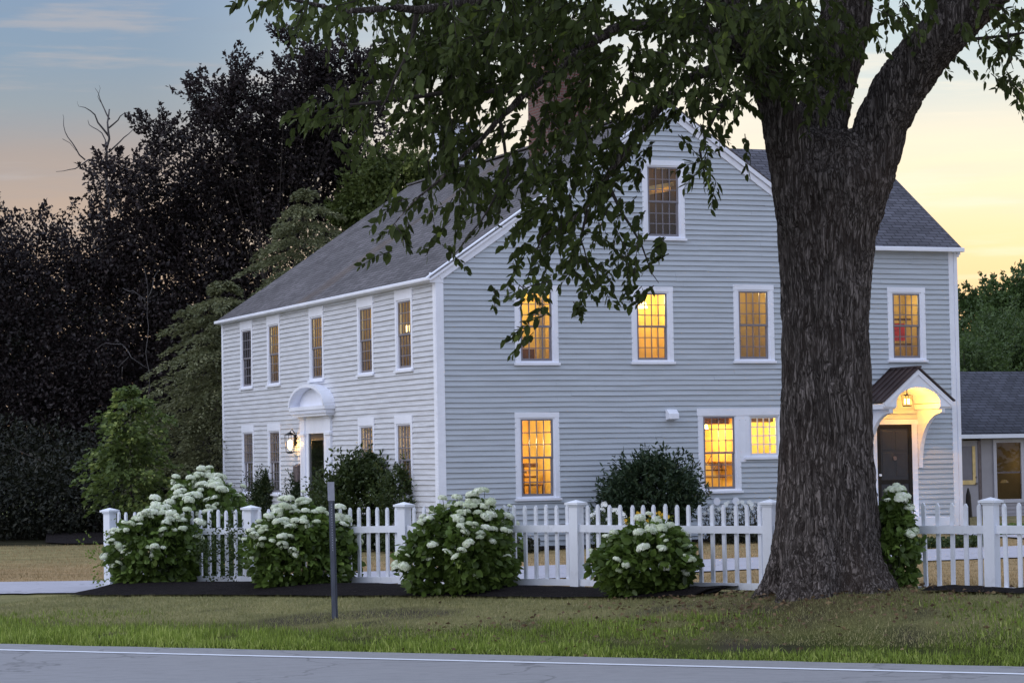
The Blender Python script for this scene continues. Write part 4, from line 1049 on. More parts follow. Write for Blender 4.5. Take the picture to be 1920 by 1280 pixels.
for r, row in enumerate(GRID):
    for c in range(37):
        tau = TAU[int(row[c])]
        if not tau: continue
        cnt = tau*K/8.5
        n = int(cnt) + (random.random() < cnt-int(cnt))
        for _ in range(n):
            px = 440+40*(c+random.random()); py = 40*(r+random.random())
            base_y = 25.+.0012*(px-1100) if px > 700 else 23.+.004*(px-450)
            if r < 2 and px < 700: base_y = 21.3
            sp_ = .55+.9*max(0, (8-r)/8)*(int(row[c])/9.)
            Yd = base_y+random.gauss(0, sp_)
            if 1420 < px < 1640 and py > 60: Yd = random.uniform(24.6, 25.9)
            L = random.uniform(.22, .48)*(Yd/25)
            dx = random.gauss(-.35 if px < 1300 else .1, .55); d = Vector((dx*1.25, random.gauss(-.1, .6), random.uniform(-1.0, .05))).normalized()
            if int(row[c]) <= 3: L *= .75
            p = atY(px, py, Yd) - d*L*.5
            addtwig(p, d, L)
# the rest of the crown above the picture
def blob(cx_, cz_, cy_, rx, ry, rz__, n):
    for _ in range(n):
        v = Vector((random.gauss(0, 1), random.gauss(0, 1), random.gauss(0, 1))).normalized()*random.uniform(.35, 1)**.5
        p = Vector((cx_+v.x*rx, cy_+v.y*ry, cz_+v.z*rz__))
        if p.z < 6.62+(.5 if p.x > 3.2 else 0)+(1.2 if p.x < -2.4 else 0): continue
        d = (v+Vector((0, 0, -.6))).normalized(); addtwig(p, d, random.uniform(.4, .7))
blob(1.5, 9.3, 25.8, 4.6, 4.2, 2.6, 1500); blob(4.2, 9.5, 26.5, 4., 4., 2.8, 800); blob(-1.4, 8.0, 24.5, 2.8, 3., 1.5, 500)
tp = np.array([tuple(p) for p in tp]); td = np.array([tuple(p) for p in td]); tl = np.array(tl)
NL = 14
N = len(tp); k = np.tile(np.arange(NL), N); fr = (k+.5)/NL
TP = np.repeat(tp, NL, 0); TD = np.repeat(td, NL, 0); TL = np.repeat(tl, NL)
sidev = unit(np.cross(TD, np.repeat(unit(RNG.normal(size=(N, 3))+np.array([0, -1.2, .3])), NL, 0)))
sag = np.array([0, 0, -1.])*(fr**2*TL*.35)[:, None]
pos = TP+TD*(fr*TL)[:, None]+sag+RNG.normal(size=(N*NL, 3))*.012
dirs = TD*.7+sidev*np.where(k % 2 == 0, 1, -1)[:, None]*.75+np.array([0, 0, -.55])+RNG.normal(size=(N*NL, 3))*.28
keep = RNG.uniform(0, 1, len(pos)) < .93
pos, dirs, fr2 = pos[keep], dirs[keep], fr[keep]
cl = cheap_noise(pos, 1.1, 21)
var = np.clip(.38+.16*RNG.normal(size=len(pos))+.20*cl+.25*(RNG.uniform(size=len(pos)) < .05), 0, 1)
Ls = RNG.uniform(.065, .148, len(pos))*(1-.25*fr2)
me = leaves('crown', pos-np.array(EO), dirs, Ls, Ls*RNG.uniform(.50, .66, len(pos)), 'elm_leaf', var, fold=.12, droop=.15, rich=True)
o = link('crown', me, elm)
mb = MB()
for i in range(N):
    if tp[i][2] > 7.0: continue
    p = Vector(tp[i]); d = Vector(td[i]); L = tl[i]; q = [p+d*(L*t)+Vector((0, 0, -t*t*L*.35))-EO for t in (0, .5, 1.)]
    mb.tube(q, [.006, .0045, .002], 3, cap=False)
mb.build('twigs', 'twig', elm)['kind'] = 'stuff'
# ---------------------------------------------------------------- background trees
def cloud(blobs, size, n, gapf=.0, gaps=1., seed=1, drp=-.3, shell=.45, clump=.0, clsc=1.5):
    """leaf positions through crown blobs (centre, radii, weight)"""
    w = np.array([b[2] for b in blobs], float); w /= w.sum(); P = []; D = []
    for (c, r, _), k in zip(blobs, (w*n).astype(int)):
        v = unit(RNG.normal(size=(k, 3))); rad = (shell+(1-shell)*RNG.uniform(0, 1, k)**.6)
        lump = 1+.16*cheap_noise(v*np.array(r), 1.1, seed+int(c[0]*10) % 97)
        p = np.array(c)+v*np.array(r)*(rad*lump)[:, None]; P.append(p); D.append(v)
    P = np.concatenate(P); D = np.concatenate(D)
    if gapf:
        g_ = cheap_noise(P, gaps, seed+5); keep = g_ > np.quantile(g_, gapf)*1.; P, D = P[keep], D[keep]
    D = D+RNG.normal(size=P.shape)*.7+np.array([0, 0, drp])
    return P, D
def treething(name, label, cat, base, blobs, n, L, Wr, mat, bark='twig', trunk_r=.25, gapf=.25, gaps=1., seed=1, group=None, drp=-.3, shell=.4, limbs_=True, foliage='crown', vm=.4, extra=None, sprays=0, spl=1.):
    base = Vector(base); t = thing(name, base, 0, label, cat, group); LR = .10 if name == 'copper_beech' else .3
    P, D = cloud(blobs, L, n, gapf, gaps, seed, drp, shell)
    if sprays:
        SP = []; SD = []
        for _ in range(sprays):
            b = random.choice(blobs); v = Vector((random.gauss(0, 1), random.gauss(0, .6), random.gauss(.35, .8))).normalized()
            o_ = Vector(b[0])+Vector((v.x*b[1][0], v.y*b[1][1], v.z*b[1][2]))*.8; d_ = (v+Vector((0, 0, .35))+Vector((random.gauss(0, .3), random.gauss(0, .3), random.gauss(0, .3)))).normalized()
            m_ = 34; q_ = RNG.uniform(0, 1, m_); Lg = random.uniform(.7, 1.7)*spl
            SP.append(np.array(o_)+np.outer(q_*Lg, np.array(d_))+RNG.normal(size=(m_, 3))*(.16*(1.1-q_))[:, None]*spl); SD.append(np.array(d_)+RNG.normal(size=(m_, 3))*.8)
        P = np.concatenate([P]+SP); D = np.concatenate([D]+SD)
    if extra is not None: P = np.concatenate([P, extra[0]]); D = np.concatenate([D, extra[1]])
    gzv = hgt(P[:, 0], P[:, 1]); k = P[:, 2] > gzv+.03; P, D = P[k], D[k]
    cn = cheap_noise(P, 1.6/max(L*5, .5), seed+9)
    var = np.clip(vm+.17*RNG.normal(size=len(P))+.22*cn, 0, 1)
    Ls = RNG.uniform(.7, 1.25, len(P))*L
    link(foliage, leaves(foliage, P-np.array(base), D, Ls, Ls*Wr, mat, var), t)
    mb = MB(); cen = sum((Vector(b[0])*b[2] for b in blobs), Vector())/sum(b[2] for b in blobs)
    topz = max(b[0][2]+b[1][2]*.6 for b in blobs)-base.z
    c0 = cen-base
    mb.tube([(0, 0, -.2), (c0.x*.15, c0.y*.15, topz*.3), (c0.x*.6, c0.y*.6, topz*.5), (c0.x, c0.y, topz*(.62 if sprays else .9))], [trunk_r, trunk_r*.8, trunk_r*.5, trunk_r*.1], 8)
    if limbs_:
        for i, b in enumerate(blobs):
            q = Vector(b[0])-base
            for s_ in range(2):
                e = q+Vector((random.uniform(-.7, .7)*b[1][0], random.uniform(-.5, .5)*b[1][1], random.uniform(.1, .8)*b[1][2]))
                z0_ = min(max(.15*topz, e.z*.35), topz*.5); m_ = Vector((e.x*.4, e.y*.4, (z0_+e.z)*.5))
                mb.tube([(c0.x*z0_/topz*.5, c0.y*z0_/topz*.5, z0_), m_, e], [trunk_r*LR, trunk_r*LR*.5, trunk_r*LR*.1], 5)
    mb.build('trunk', bark, t)
    return t
def B(px, py, Yd, rx, rz, ry=None, w=None):
    p = atY(px, py, Yd); return ((p.x, p.y, p.z), (rx, ry or rx, rz), w or rx*rz)
def gp(px, Yd):
    p = atY(px, 900, Yd); return (p.x, p.y, H(p.x, p.y))
# copper beech, several lobes; upper sprays reach to the top
YB = 86
bb = [B(60, 500, YB, 2.4, 2.2), B(30, 640, YB, 2.9, 3.2), B(170, 480, YB, 1.8, 1.7), B(210, 650, YB, 2.9, 3.2), B(270, 460, YB, 2.2, 2.2), B(360, 375, YB, 2.2, 2.2), B(330, 520, YB, 2.9, 3.2),
      B(440, 315, YB, 2.1, 2.2), B(530, 290, YB, 2.2, 2.2), B(600, 240, YB, 1.6, 1.6), B(650, 250, YB, 1.6, 2.0), B(470, 430, YB, 2.7, 3.0), B(570, 380, YB, 2.6, 2.6), B(660, 350, YB, 1.5, 1.6), B(120, 800, YB, 3.6, 2.8), B(300, 760, YB, 3.6, 3.0),
      B(400, 620, YB, 2.8, 3.0), B(-80, 560, YB, 3., 4.), B(-80, 800, YB, 3.4, 3.)]
treething('copper_beech', 'huge dark purple leaved beech filling the left behind the house', 'tree', gp(380, YB), bb, 175000, .155, .62, 'beech_leaf', trunk_r=.45, gapf=.26, gaps=1.5, seed=3, shell=.15, vm=.45, sprays=420, spl=.62)
# airy topmost sprays of the beech, joined as more foliage of a second smaller one
bb = [B(480, 195, 84, 1.1, .8), B(410, 225, 84, .9, .9), B(560, 170, 84, .9, 1.0), B(640, 135, 84, .9, 1.0), B(535, 90, 84, .12, .5), B(300, 265, 84, .7, .6), B(230, 340, 84, 1.2, .9), B(375, 190, 84, .2, .5), B(600, 130, 84, .6, .8), B(680, 150, 84, .6, 1.), B(445, 145, 84, .25, .5)]
treething('copper_beech', 'airy purple treetop rising over the big dark beech', 'tree', gp(520, 84), bb, 13000, .155, .6, 'beech_leaf', trunk_r=.12, gapf=.35, gaps=2.6, seed=8, shell=.05, vm=.5, sprays=230, spl=.62)
# dark undergrowth hedge at lower left
bb = [B(x, y, 74+dy, 2.0, 1.5) for x, y, dy in ((-60, 940, 0), (40, 950, 1), (130, 930, 0), (220, 960, 2), (300, 950, 3), (380, 940, 4), (80, 880, 4), (230, 870, 5), (-20, 860, 5), (440, 940, 8), (520, 900, 12))]
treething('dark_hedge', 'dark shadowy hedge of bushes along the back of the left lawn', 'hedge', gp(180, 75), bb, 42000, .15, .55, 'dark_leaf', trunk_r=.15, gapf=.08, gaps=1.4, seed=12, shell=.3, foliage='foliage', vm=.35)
# far dark trees that close the view under the beech
bb = [B(x, 800, 98, 3.2, 3.4) for x in (-100, 40, 180, 330, 480, 620)] + [B(x, 640, 99, 2.8, 2.6) for x in (0, 140, 380, 540)]
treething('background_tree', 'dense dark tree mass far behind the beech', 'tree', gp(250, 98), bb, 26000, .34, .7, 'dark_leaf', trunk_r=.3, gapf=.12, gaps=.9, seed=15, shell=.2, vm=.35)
def bare(name, label, pts_list, Yd, base_px, cat='tree'):
    b = gp(base_px, Yd); t = thing(name, b, 0, label, cat); bv = Vector(b)
    for i, (pts, r0_, r1_) in enumerate(pts_list):
        P_ = [atY(x, y, Yd+random.uniform(-.3, .3)) for x, y in pts]; Q = []
        for a_, c_ in zip(P_[:-1], P_[1:]):
            for k in range(3): q = a_.lerp(c_, k/3); Q.append(q+Vector((nz(q, 1.7, 2), 0, nz(q, 1.7, 6)))*.12-bv)
        Q.append(P_[-1]-bv); n_ = len(Q)
        MB().tube(Q, [(r0_+(r1_-r0_)*j/(n_-1))*.65 for j in range(n_)], 6).build('trunk' if i == 0 else 'branch', 'dead_wood', t, smooth=True)
bare('dead_tree', 'bare grey dead tree top sticking out above the purple beech', [
    ([(205, 960), (205, 600), (204, 400), (200, 300), (203, 240), (205, 205)], .14, .04), ([(203, 260), (180, 215), (150, 200)], .07, .015), ([(205, 225), (190, 190), (178, 165)], .05, .012), ([(205, 240), (225, 218), (245, 210)], .05, .012),
    ([(200, 310), (165, 300), (140, 315), (105, 322)], .06, .012), ([(160, 300), (135, 270), (120, 235), (118, 215)], .045, .01), ([(203, 290), (190, 250), (170, 235), (165, 225)], .045, .01), ([(203, 285), (235, 260), (255, 235)], .05, .01), ([(190, 190), (182, 178), (186, 160)], .02, .006), ([(203, 330), (240, 310), (270, 290)], .05, .012), ([(150, 205), (145, 190)], .012, .005), ([(120, 260), (150, 290)], .02, .008)], 88, 205)
bare('dead_sapling', 'thin bare grey sapling with crooked twigs before the purple beech', [
    ([(278, 960), (278, 700), (277, 640), (276, 560), (270, 500)], .030, .010), ([(276, 570), (250, 545), (230, 540)], .03, .008), ([(277, 690), (245, 670), (225, 640), (215, 640)], .028, .008), ([(240, 668), (225, 690), (205, 680), (190, 700)], .018, .005), ([(230, 645), (200, 640), (180, 655)], .025, .006), ([(277, 560), (290, 530), (300, 505)], .03, .008), ([(232, 690), (232, 720)], .02, .006)], 78, 278)
# hemlock-like layered tree at the house's left end
def layers(cxp, top, bot, half, Yd, tier, per, m=120, seed=0, ex=.7, b0=.12, rise=0., droop=.35, fan=.30, thick=.035):
    """flat leafy boughs in tiers around a stem"""
    P = []; D = []; rr = random.Random(seed)
    zt, zb = atY(cxp, top, Yd).z, atY(cxp, bot, Yd).z; n = int((zt-zb)/tier); R_ = half*Yd/F; c0 = atY(cxp, (top+bot)/2, Yd)
    for i in range(n+1):
        t = i/n; Lm = R_*(b0+(1-b0)*t**ex)
        for k in range(per):
            a = rr.uniform(0, 6.283); L = Lm*rr.uniform(.5, 1.12); z = zt-(zt-zb)*t+rr.uniform(-.25, .25)*tier
            dv = np.array([math.cos(a), math.sin(a), 0]); sv = np.array([-math.sin(a), math.cos(a), 0])
            mm = int(m*(.4+.6*L/R_)); q = RNG.uniform(.12, 1, mm)**.8; w = RNG.uniform(-1, 1, mm)*fan*L*(1.12-q)*np.minimum(q*3, 1)
            p = np.array([c0.x, c0.y, z])+np.outer(q*L, dv)+np.outer(w, sv)+np.outer(L*(rise*q-droop*q*q)+RNG.normal(size=mm)*thick-np.abs(w)*.25, [0, 0, 1])
            P.append(p); D.append(dv*.8+np.outer(np.sign(w), sv)*.6+RNG.normal(size=(mm, 3))*.3+np.array([0, 0, -.3]))
    return np.concatenate(P), np.concatenate(D)
ex = layers(420, 535, 960, 270, 76, .44, 24, 180, seed=2, ex=.55)
treething('hemlock', 'grey green layered evergreen beside the left end of the house', 'tree', gp(420, 76), [B(420, 800, 76, .35, 2.4)], 900, .13, .42, 'hemlock_leaf', trunk_r=.12, seed=31, extra=ex, shell=.1, vm=.55, gapf=0, limbs_=False)
ex = layers(575, 362, 640, 215, 79, .44, 16, 160, seed=6, ex=.60)
treething('hemlock', 'taller layered evergreen showing above the left edge of the roof', 'tree', gp(575, 79), [B(575, 560, 79, .35, 1.8)], 900, .13, .42, 'hemlock_leaf', trunk_r=.14, seed=33, extra=ex, shell=.1, vm=.55, gapf=0, limbs_=False)
ex = layers(245, 735, 950, 112, 71, .30, 8, 64, seed=9, ex=.38, b0=.25, rise=.30, droop=.42, fan=.38, thick=.07)
treething('young_maple', 'young bright green maple left of the house corner', 'tree', gp(245, 71), [B(245, 850, 71, .5, .9)], 500, .17, .55, 'maple_leaf', trunk_r=.06, seed=35, extra=ex, shell=.2, vm=.6, drp=-.5, gapf=0, limbs_=False)
bb = [B(700, 380, 84, 1.2, 1.), B(760, 330, 84, 1.1, .8), B(720, 320, 84, .9, .6), B(810, 350, 84, .9, .8), B(650, 400, 84, .8, .5), B(740, 480, 84, 1.5, 1.5), B(690, 350, 84, .8, .6)]
treething('linden_tree', 'yellow green tree top rising behind the roof', 'tree', gp(740, 84), bb, 15000, .17, .65, 'linden_leaf', trunk_r=.2, seed=37, gapf=.2, gaps=2.2, shell=.25, vm=.5, sprays=60, spl=.6)
# woods at right
rw = [('forest_tree', 'ragged tree top left of the distant woods', [B(1830, 610, 150, 2.2, 2.0), B(1850, 575, 150, 1.0, .9), B(1810, 580, 150, .6, .5)], 'forest_leaf', 150, 1830, 9000, .26),
      ('forest_tree', 'taller ragged tree top at the far right edge', [B(1910, 590, 145, 1.8, 1.9), B(1930, 560, 145, 1.6, 1.2), B(1895, 555, 145, .5, .5)], 'forest_leaf', 145, 1915, 9000, .26),
      ('forest_tree', 'rounded mid green tree above the annex roof', [B(1870, 640, 128, 2.1, 1.7), B(1845, 665, 128, 1.4, 1.2)], 'forest_leaf', 128, 1865, 10000, .22),
      ('forest_tree', 'bright green leafy tree right above the annex ridge', [B(1905, 655, 112, 1.6, 1.6), B(1880, 690, 112, 1.4, 1.)], 'forest_leaf', 112, 1900, 12000, .18),
      ('forest_tree', 'low green tree against the house corner over the annex', [B(1815, 675, 108, 1.2, 1.1), B(1840, 700, 108, 1.2, .9)], 'forest_leaf', 108, 1820, 8000, .18)]
for nm, lb, bb, mt, Yd, px, n_, L_ in rw:
    treething(nm, lb, 'tree', gp(px, Yd), bb+[B(px, 760, Yd, 2.4, 2.0)], n_, L_, .6, mt, trunk_r=.2, seed=int(px), gapf=.1, gaps=1.3, shell=.2, group='trees of the woods behind the annex', vm=.5, sprays=50, spl=.9)
bb = [B(x, 700, 175, 5, 4) for x in (-3200, -2850, -2500, -2150, -1800, -1500, -1200, -900, -600, -300, 1650, 1800, 1950, 2100, 2300, 2600, 2900, 3200, 3550, 3900, 4250, 4600)]+[B(x, 790, 172, 7, 3) for x in range(-3400, -200, 260)]+[B(x, 790, 172, 7, 3) for x in range(2050, 4700, 260)]
P, D = cloud(bb, .4, 60000, .05, .5, 3)
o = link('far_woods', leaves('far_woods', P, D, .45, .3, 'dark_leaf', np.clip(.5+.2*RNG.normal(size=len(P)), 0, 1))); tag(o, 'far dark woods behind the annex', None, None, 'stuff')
# ---------------------------------------------------------------- shrubs and flowers
def floret_head(seed, r=.075, n=130, petal=.021, flat=.62):
    rr = np.random.default_rng(seed)
    v = unit(rr.normal(size=(n, 3))); v[:, 2] = np.abs(v[:, 2])*1.1-.25
    v = unit(v); lump = 1+.10*np.sin(v[:, 0]*7+seed)*np.cos(v[:, 1]*6)
    P = v*np.array([r, r, r*flat])*lump[:, None]
    s = unit(np.cross(v, rr.normal(size=(n, 3)))); u2 = np.cross(v, s); V = []; 
    for k in range(4):
        a = k*math.pi/2; V.append(P+(s*math.cos(a)+u2*math.sin(a))*petal+v*.004*rr.normal(size=(n, 1)))
    V = np.stack(V, 1).reshape(-1, 3); f = np.arange(n*4)
    return V, f, np.repeat(np.clip(.62+.2*rr.normal(size=n), 0, 1), 4)
HEADS = []
for sd_ in range(4):
    V, f, va = floret_head(sd_, r=.078-.006*sd_)
    if sd_ == 3: va = va*.55
    HEADS.append(arr_mesh('flower_head', V, f, 4, 'floret', va))
def shrub(name, label, cat, base, rx, ry, h, n, L, Wr, mat, seed=0, group=None, flowers=0, gapf=.08, top=1., vm=.42, fl_lo=.25, shape=2.2, up=-.15, stems=True, hs=1., pts=None):
    base = Vector(base); base.z = H(base.x, base.y); t = thing(name, base, 0, label, cat, group)
    rr = np.random.default_rng(seed+100)
    v = unit(rr.normal(size=(n, 3))); v[:, 2] = np.abs(v[:, 2])
    prof_ = (1-np.clip(v[:, 2], 0, 1)**shape)**.5
    ang = np.arctan2(v[:, 1], v[:, 0]); rad = .35+.65*rr.uniform(0, 1, n)**.45
    zf = rr.uniform(0.02, 1, n)
    rxy = np.where(zf < .45, .80+.2*np.sin(zf/.45*math.pi/2), np.sqrt(np.clip(1-((zf-.45)/.55)**shape, 0, 1)))
    lump = 1+(.34 if name.startswith('hydr') else .17)*cheap_noise(np.stack([np.cos(ang)*rx, np.sin(ang)*ry, zf*h], 1), 2.6, seed+1)
    P = np.stack([np.cos(ang)*rx*rxy*rad*lump, np.sin(ang)*ry*rxy*rad*lump, zf*h*top*(1+.13*cheap_noise(np.stack([np.cos(ang)*rx*rad, np.sin(ang)*ry*rad, 0*zf], 1), 3.2, seed))], 1)
    D = np.stack([np.cos(ang), np.sin(ang), 0*ang+up], 1)*.8+rr.normal(size=(n, 3))*.55
    nsp = int(n/(12 if name == 'rose_bush' else 14 if name == 'rhododendron' else 24)) if not name.startswith('hydr') else int(n/260)
    SP, SD = [], []
    for _ in range(nsp):
        a_ = rr.uniform(0, 6.283); z_ = rr.uniform(.25, 1)**.7; r_ = (1. if z_ < .45 else math.sqrt(max(0, 1-((z_-.45)/.55)**shape)))
        o_ = np.array([rx*r_*math.cos(a_), ry*r_*math.sin(a_), z_*h])*.88; d_ = np.array([math.cos(a_)*r_, math.sin(a_)*r_, .35+z_*.8])+rr.normal(size=3)*.3; d_ /= np.linalg.norm(d_)
        m_ = 11; q_ = rr.uniform(0, 1, m_); Lg = rr.uniform(.14, .55 if not name.startswith('hydr') else .2)*(h**.5)
        SP.append(o_+np.outer(q_*Lg, d_)+rr.normal(size=(m_, 3))*.02); SD.append(d_*.6+rr.normal(size=(m_, 3))*.6)
    if nsp: P = np.concatenate([P]+SP); D = np.concatenate([D]+SD)
    if pts is not None: P = np.concatenate([P, pts[0]-np.array(base)]); D = np.concatenate([D, pts[1]])
    cn = cheap_noise(P, 6.5, seed+2)
    if gapf: k = cn > np.quantile(cn, gapf); P, D, cn = P[k], D[k], cn[k]
    va = np.clip(vm+.18*rr.normal(size=len(P))+.14*cn, 0, 1); Ls = rr.uniform(.7, 1.2, len(P))*L
    link('foliage', leaves('foliage', P, D, Ls, Ls*Wr, mat, va, fold=.12, rich=(L > .07)), t)
    if stems:
        mb = MB()
        for i in range(9):
            a = random.uniform(0, 6.28); q = random.uniform(.2, .7)
            mb.tube([(0.04*math.cos(a), .04*math.sin(a), -.05), (rx*q*.4*math.cos(a), ry*q*.4*math.sin(a), h*.4), (rx*q*math.cos(a), ry*q*math.sin(a), h*.8)], [.012, .009, .005], 5)
        mb.build('stems', 'stem_green', t)
    stm = MB()
    for i in range(flowers):
        el = random.uniform(.45, 1.45) if random.random() < .8 else random.uniform(-.15, .45)
        az = random.gauss(-math.pi/2, 1.0) if random.random() < .75 else random.uniform(0, 6.283)
        dv = np.array([math.cos(el)*math.cos(az), math.cos(el)*math.sin(az), math.sin(el)])
        cand = P[rr.integers(0, len(P), 34)]; cand = cand[cand[:, 2] > fl_lo*h*.6]
        if not len(cand): continue
        q = cand[np.argmax((cand-np.array([0, 0, h*.4]))@dv)]+dv*.035+np.array([0, 0, .02])
        if i % 14 == 5: q = q+np.array([0, 0, .10])+dv*.03
        m = random.choice(HEADS); s_ = random.choice((random.uniform(.4, .7), random.uniform(.65, 1.), random.uniform(.75, 1.1)))*hs
        o = link('flower_head', m, t, tuple(q), 0, (s_, s_, s_*random.uniform(.75, 1.1)))
        tx = .6*(1-max(0, dv[2])); o.rotation_euler = (-tx*math.sin(az)*-1*-1+random.uniform(-.25, .25), tx*math.cos(az)+random.uniform(-.25, .25), random.uniform(0, 6.28))
        stm.tube([tuple(q*np.array([.55, .55, .6])), tuple(q*np.array([.92, .92, .88])), tuple(q)], [.006, .005, .003], 4)
    if flowers: stm.build('flower_stalks', 'stem_green', t)['kind'] = 'stuff'
    return t
def bush_at(pl, pr, pbase, ptop, e=None, Yd=None):
    """centre, half width and height from the picture extent, standing at distance Yd"""
    A = atY(pl, pbase, Yd); Bq = atY(pr, pbase, Yd); T = atY((pl+pr)/2, ptop, Yd)
    c = (A+Bq)/2; return (c.x, c.y, 0), (Bq.x-A.x)/2, T.z-H(c.x, c.y)
def fy(px):  # depth of the fence at picture column px
    o = Vector((POSTS[0].x, POSTS[0].y, 0)); d = ray(px, 1100)
    k = (o.x*PFN.x+o.y*PFN.y)/(d.x*PFN.x+d.y*PFN.y); return d.y*k
HG = 'white hydrangea bushes along the fence'
for (pl, pr, pt, off, n, fl, lab, sd_, shp) in [
    (208, 392, 948, -.62, 3600, 99, 'leftmost white hydrangea bush in front of the corner post', 1, 2.0),
    (462, 672, 952, -.62, 4200, 99, 'wide white hydrangea bush behind the steel marker post', 2, 2.2),
    (760, 985, 944, -.66, 4600, 99, 'biggest rounded hydrangea bush in front of the middle of the fence', 3, 2.2),
    (1128, 1312, 980, -.60, 3400, 40, 'smaller pointed hydrangea bush with few flower heads left of the elm', 4, 1.5)]:
    Yd = fy((pl+pr)/2)+off; c, rx, h = bush_at(pl, pr, 1110, pt+8, Yd=Yd)
    shrub('hydrangea_bush', lab, 'hydrangea', c, rx*.95, .60, h, n, .105, .72, 'hydrangea_leaf', sd_, HG, fl, shape=shp, up=-.35)
Yd = fy(380)+.95; c, rx, h = bush_at(300, 468, 1080, 903, Yd=Yd)
shrub('hydrangea_bush', 'tall hydrangea bush rising behind the left end of the fence', 'hydrangea', c, rx, .7, h, 3000, .105, .72, 'hydrangea_leaf', 6, HG, 95, shape=2.2, up=-.3, fl_lo=.5, hs=1.1)
Yd = fy(1690)-.34; c, rx, h = bush_at(1650, 1716, 1100, 932, Yd=Yd)
shrub('hydrangea_bush', 'narrow leggy hydrangea squeezed right beside the elm trunk', 'hydrangea', c, rx, .24, h, 1500, .10, .72, 'hydrangea_leaf', 7, HG, 20, shape=1.6, up=-.5, fl_lo=.3)
# rose at fence
for pl, pr, pt, lab, n in ((385, 475, 985, 'sparse climbing rose on the pickets between two hydrangeas', 900), (172, 225, 1000, 'small yellow green rose sprig around the corner post', 260)):
    Yd = fy((pl+pr)/2)-.2; c, rx, h = bush_at(pl, pr, 1100, pt, Yd=Yd)
    shrub('rose_bush', lab, 'rose bush', c, rx, .22, h, n, .05, .6, 'shrub_leaf' if pl > 200 else 'yellow_green_leaf', pl, None, 0, gapf=.35, shape=3, stems=False)
# shrubs by the house
def wallshrub(name, label, cat, a, b, pl, pr, ptop, n, L, Wr, mat, seed, **k):
    q = hw(a, b); Yd = q.y; c, rx, h = bush_at(pl, pr, 1000, ptop, Yd=Yd)
    return shrub(name, label, cat, (c[0], c[1], 0), rx, rx*.7, h, n, L, Wr, mat, seed, **k)
wallshrub('rhododendron', 'large dark rounded rhododendron against the side wall between two windows', 'shrub', 4.5, -1.3, 1150, 1298, 866, 9500, .13, .36, 'rhodo_leaf', 41, shape=2.9, vm=.5, gapf=.22, up=.5)
q = hw(3.0, -1.2); c, rx, h = bush_at(1120, 1190, 1000, 915, Yd=q.y)
shrub('rhododendron', 'low dark shrub at the foot of the large rhododendron', 'shrub', c, rx, rx*.7, h, 1200, .11, .33, 'rhodo_leaf', 42, shape=2.2, up=.4)
wallshrub('flowering_shrub', 'loose green shrub with arching branches right of the front door', 'shrub', -1.7, 4.2, 612, 745, 862, 12000, .11, .5, 'shrub_leaf', 43, shape=2.2, gapf=.12, vm=.42)
q = hw(-1.6, 2.6); c, rx, h = bush_at(715, 776, 1000, 880, Yd=q.y)
shrub('flowering_shrub', 'arching shrub branch before the lower right front window', 'shrub', c, rx, .5, h, 4000, .10, .45, 'shrub_leaf', 44, gapf=.3, shape=3., vm=.45)
q = hw(-1.4, 8.0); c, rx, h = bush_at(585, 640, 1000, 905, Yd=q.y)
shrub('flowering_shrub', 'twiggy low shrub directly before the front door', 'shrub', c, rx, .6, h, 4500, .09, .45, 'shrub_leaf', 45, gapf=.2, shape=2.4, vm=.45)
for (a, b, pl, pr, pt, lab, sd_) in ((-1.0, 13.6, 474, 522, 898, 'brownish green cone shaped yew between the two left front windows', 46), (-1.0, 10.9, 548, 584, 905, 'small pointed dark green yew left of the front door', 47)):
    q = hw(a, b); c, rx, h = bush_at(pl, pr, 1000, pt, Yd=q.y)
    shrub('cone_yew', lab, 'shrub', c, rx*1.15, rx*1.15, h, 9000, .08, .35, 'cone_leaf', sd_, shape=1.5, up=1.2, gapf=.05, vm=.5 if sd_ == 46 else .3)
def flowerbed(name, label, cat, pl, pr, ptop, Yd, n, stem_n, mat, r, leafmat_, lm=400):
    A, Bq = atY(pl, 1000, Yd), atY(pr, 1000, Yd); T = atY((pl+pr)/2, ptop, Yd); c = (A+Bq)/2; z = H(c.x, c.y); h = T.z-z
    t = thing(name, (c.x, c.y, z), 0, label, cat); rx = (Bq.x-A.x)/2; mb = MB(); me = MB()
    for k in range(5):
        a0_ = k*2*math.pi/5
    petals = MB()
    for k in range(9):
        a = k*2*math.pi/9; petals.add([(0, 0, 0), (r*math.cos(a-.25), r*math.sin(a-.25), .006), (r*1.1*math.cos(a), r*1.1*math.sin(a), 0), (r*math.cos(a+.25), r*math.sin(a+.25), .006)], [(0, 1, 2, 3)])
    pm_ = petals.mesh('flower', mat)
    for i in range(n):
        x = random.uniform(-1, 1); hh_ = h*(random.uniform(.8, 1.0) if i < n*.6 else random.uniform(.5, .95))*(1-.25*x*x); y = random.uniform(-.4, .4)
        o = link('flower', pm_, t, (x*rx, y, hh_), 0); o.rotation_euler = (random.uniform(.5, 1.4), random.uniform(-.4, .4), random.uniform(-.6, .6))
        mb.tube([(x*rx*.7, y, 0), (x*rx, y+.01, hh_)], .004, 3)
    mb.build('stems', 'stem_green', t)
    P = np.stack([RNG.uniform(-1, 1, lm)*rx, RNG.uniform(-.4, .4, lm), RNG.uniform(0, .8, lm)*h], 1); D = RNG.normal(size=(lm, 3))*.6+np.array([0, 0, .5])
    link('foliage', leaves('foliage', P, D, .09, .03, leafmat_, np.clip(.45+.2*RNG.normal(size=lm), 0, 1)), t); return t
flowerbed('daisy_clump', 'clump of white daisies behind the fence near the rhododendron', 'flowers', 1108, 1172, 942, hw(2.9, -2).y, 40, 30, 'white_petal', .045, 'shrub_leaf', 700)
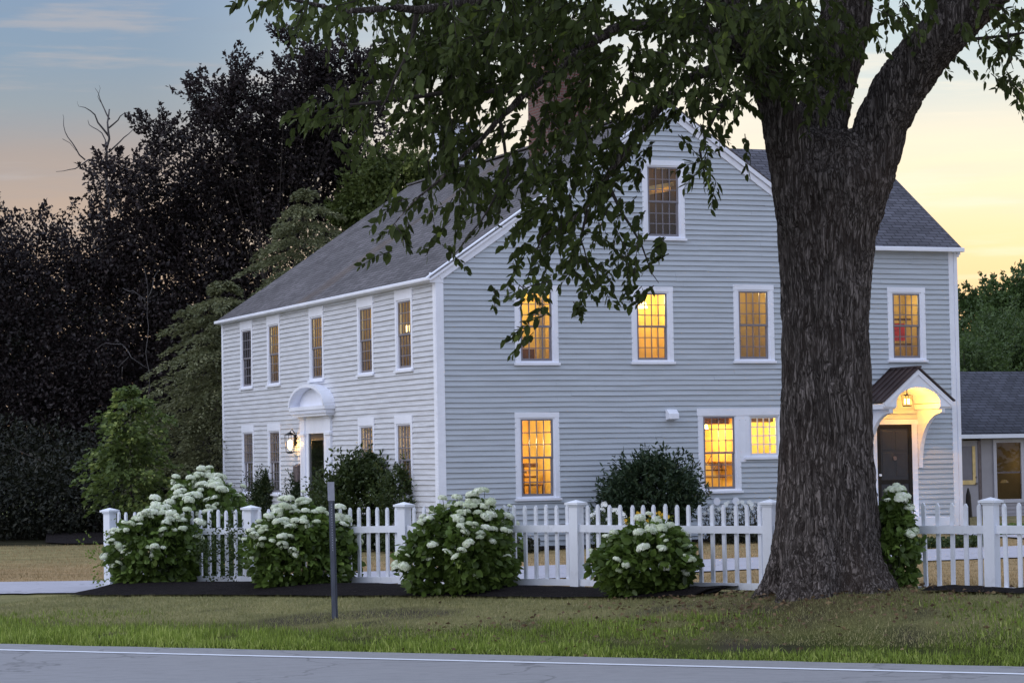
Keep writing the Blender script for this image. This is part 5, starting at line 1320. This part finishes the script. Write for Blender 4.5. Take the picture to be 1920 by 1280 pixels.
flowerbed('yellow_flowers', 'low clump of yellow orange flowers below the rhododendron', 'flowers', 1172, 1262, 955, hw(3.6, -2.4).y, 60, 30, 'yellow_petal', .035, 'yellow_green_leaf', 600)
flowerbed('phlox_clump', 'thin stems with pale seed heads under the tall lower window', 'flowers', 1318, 1446, 935, hw(7.2, -1.6).y, 22, 20, 'white_petal', .05, 'dark_leaf', 900)
# low ground cover beds near the side door walk
bb = []
for (pl, pr, pt, pb, Yd, nm, lb, mt) in ((1690, 1850, 1010, 1030, 50, 'ground_cover', 'low green and reddish ground cover beside the walk', 'shrub_leaf'), (1848, 1925, 985, 1015, 55, 'ground_cover', 'leafy bed edging the walk at far right', 'hydrangea_leaf'), (1330, 1450, 985, 1020, 56.5, 'ground_cover', 'dark ground cover along the house foundation', 'dark_leaf'), (840, 1010, 1015, 1040, 56, 'ground_cover', 'dark low plants along the side wall near the corner', 'dark_leaf')):
    A, Bq = atY(pl, 1000, Yd), atY(pr, 1000, Yd); n_ = 2600
    x = RNG.uniform(A.x, Bq.x, n_); y = Yd+RNG.uniform(-.7, .7, n_); hh_ = (atY((pl+pr)/2, pt, Yd).z-H((A.x+Bq.x)/2, Yd)); hh_ = min(max(hh_, .12), .5)
    z = hgt(x, y)+RNG.uniform(0, 1, n_)*hh_; o = link(nm, leaves(nm, np.stack([x, y, z], 1), RNG.normal(size=(n_, 3))+np.array([0, 0, .5]), .08, .05, mt, np.clip(.5+.2*RNG.normal(size=n_), 0, 1))); tag(o, lb, None, None, 'stuff')

# fallen leaves and bark bits scattered under the elm and over the mulch edge
n_ = 1000
x = RNG.normal(3.0, 1.7, n_); y = RNG.normal(26.1, 1.0, n_); P = np.stack([x, y, hgt(x, y)+.03], 1)
sv = (x-RA.x)*RN.x+(y-RA.y)*RN.y; P = P[sv > .1]
D = RNG.normal(size=P.shape)*np.array([1, 1, .25])
o = link('leaf_litter', leaves('leaf_litter', P, D, RNG.uniform(.04, .08, len(P)), .035, 'litter', RNG.uniform(0, 1, len(P)))); tag(o, 'scattered dry leaves and bark bits in the grass round the elm', None, None, 'stuff')
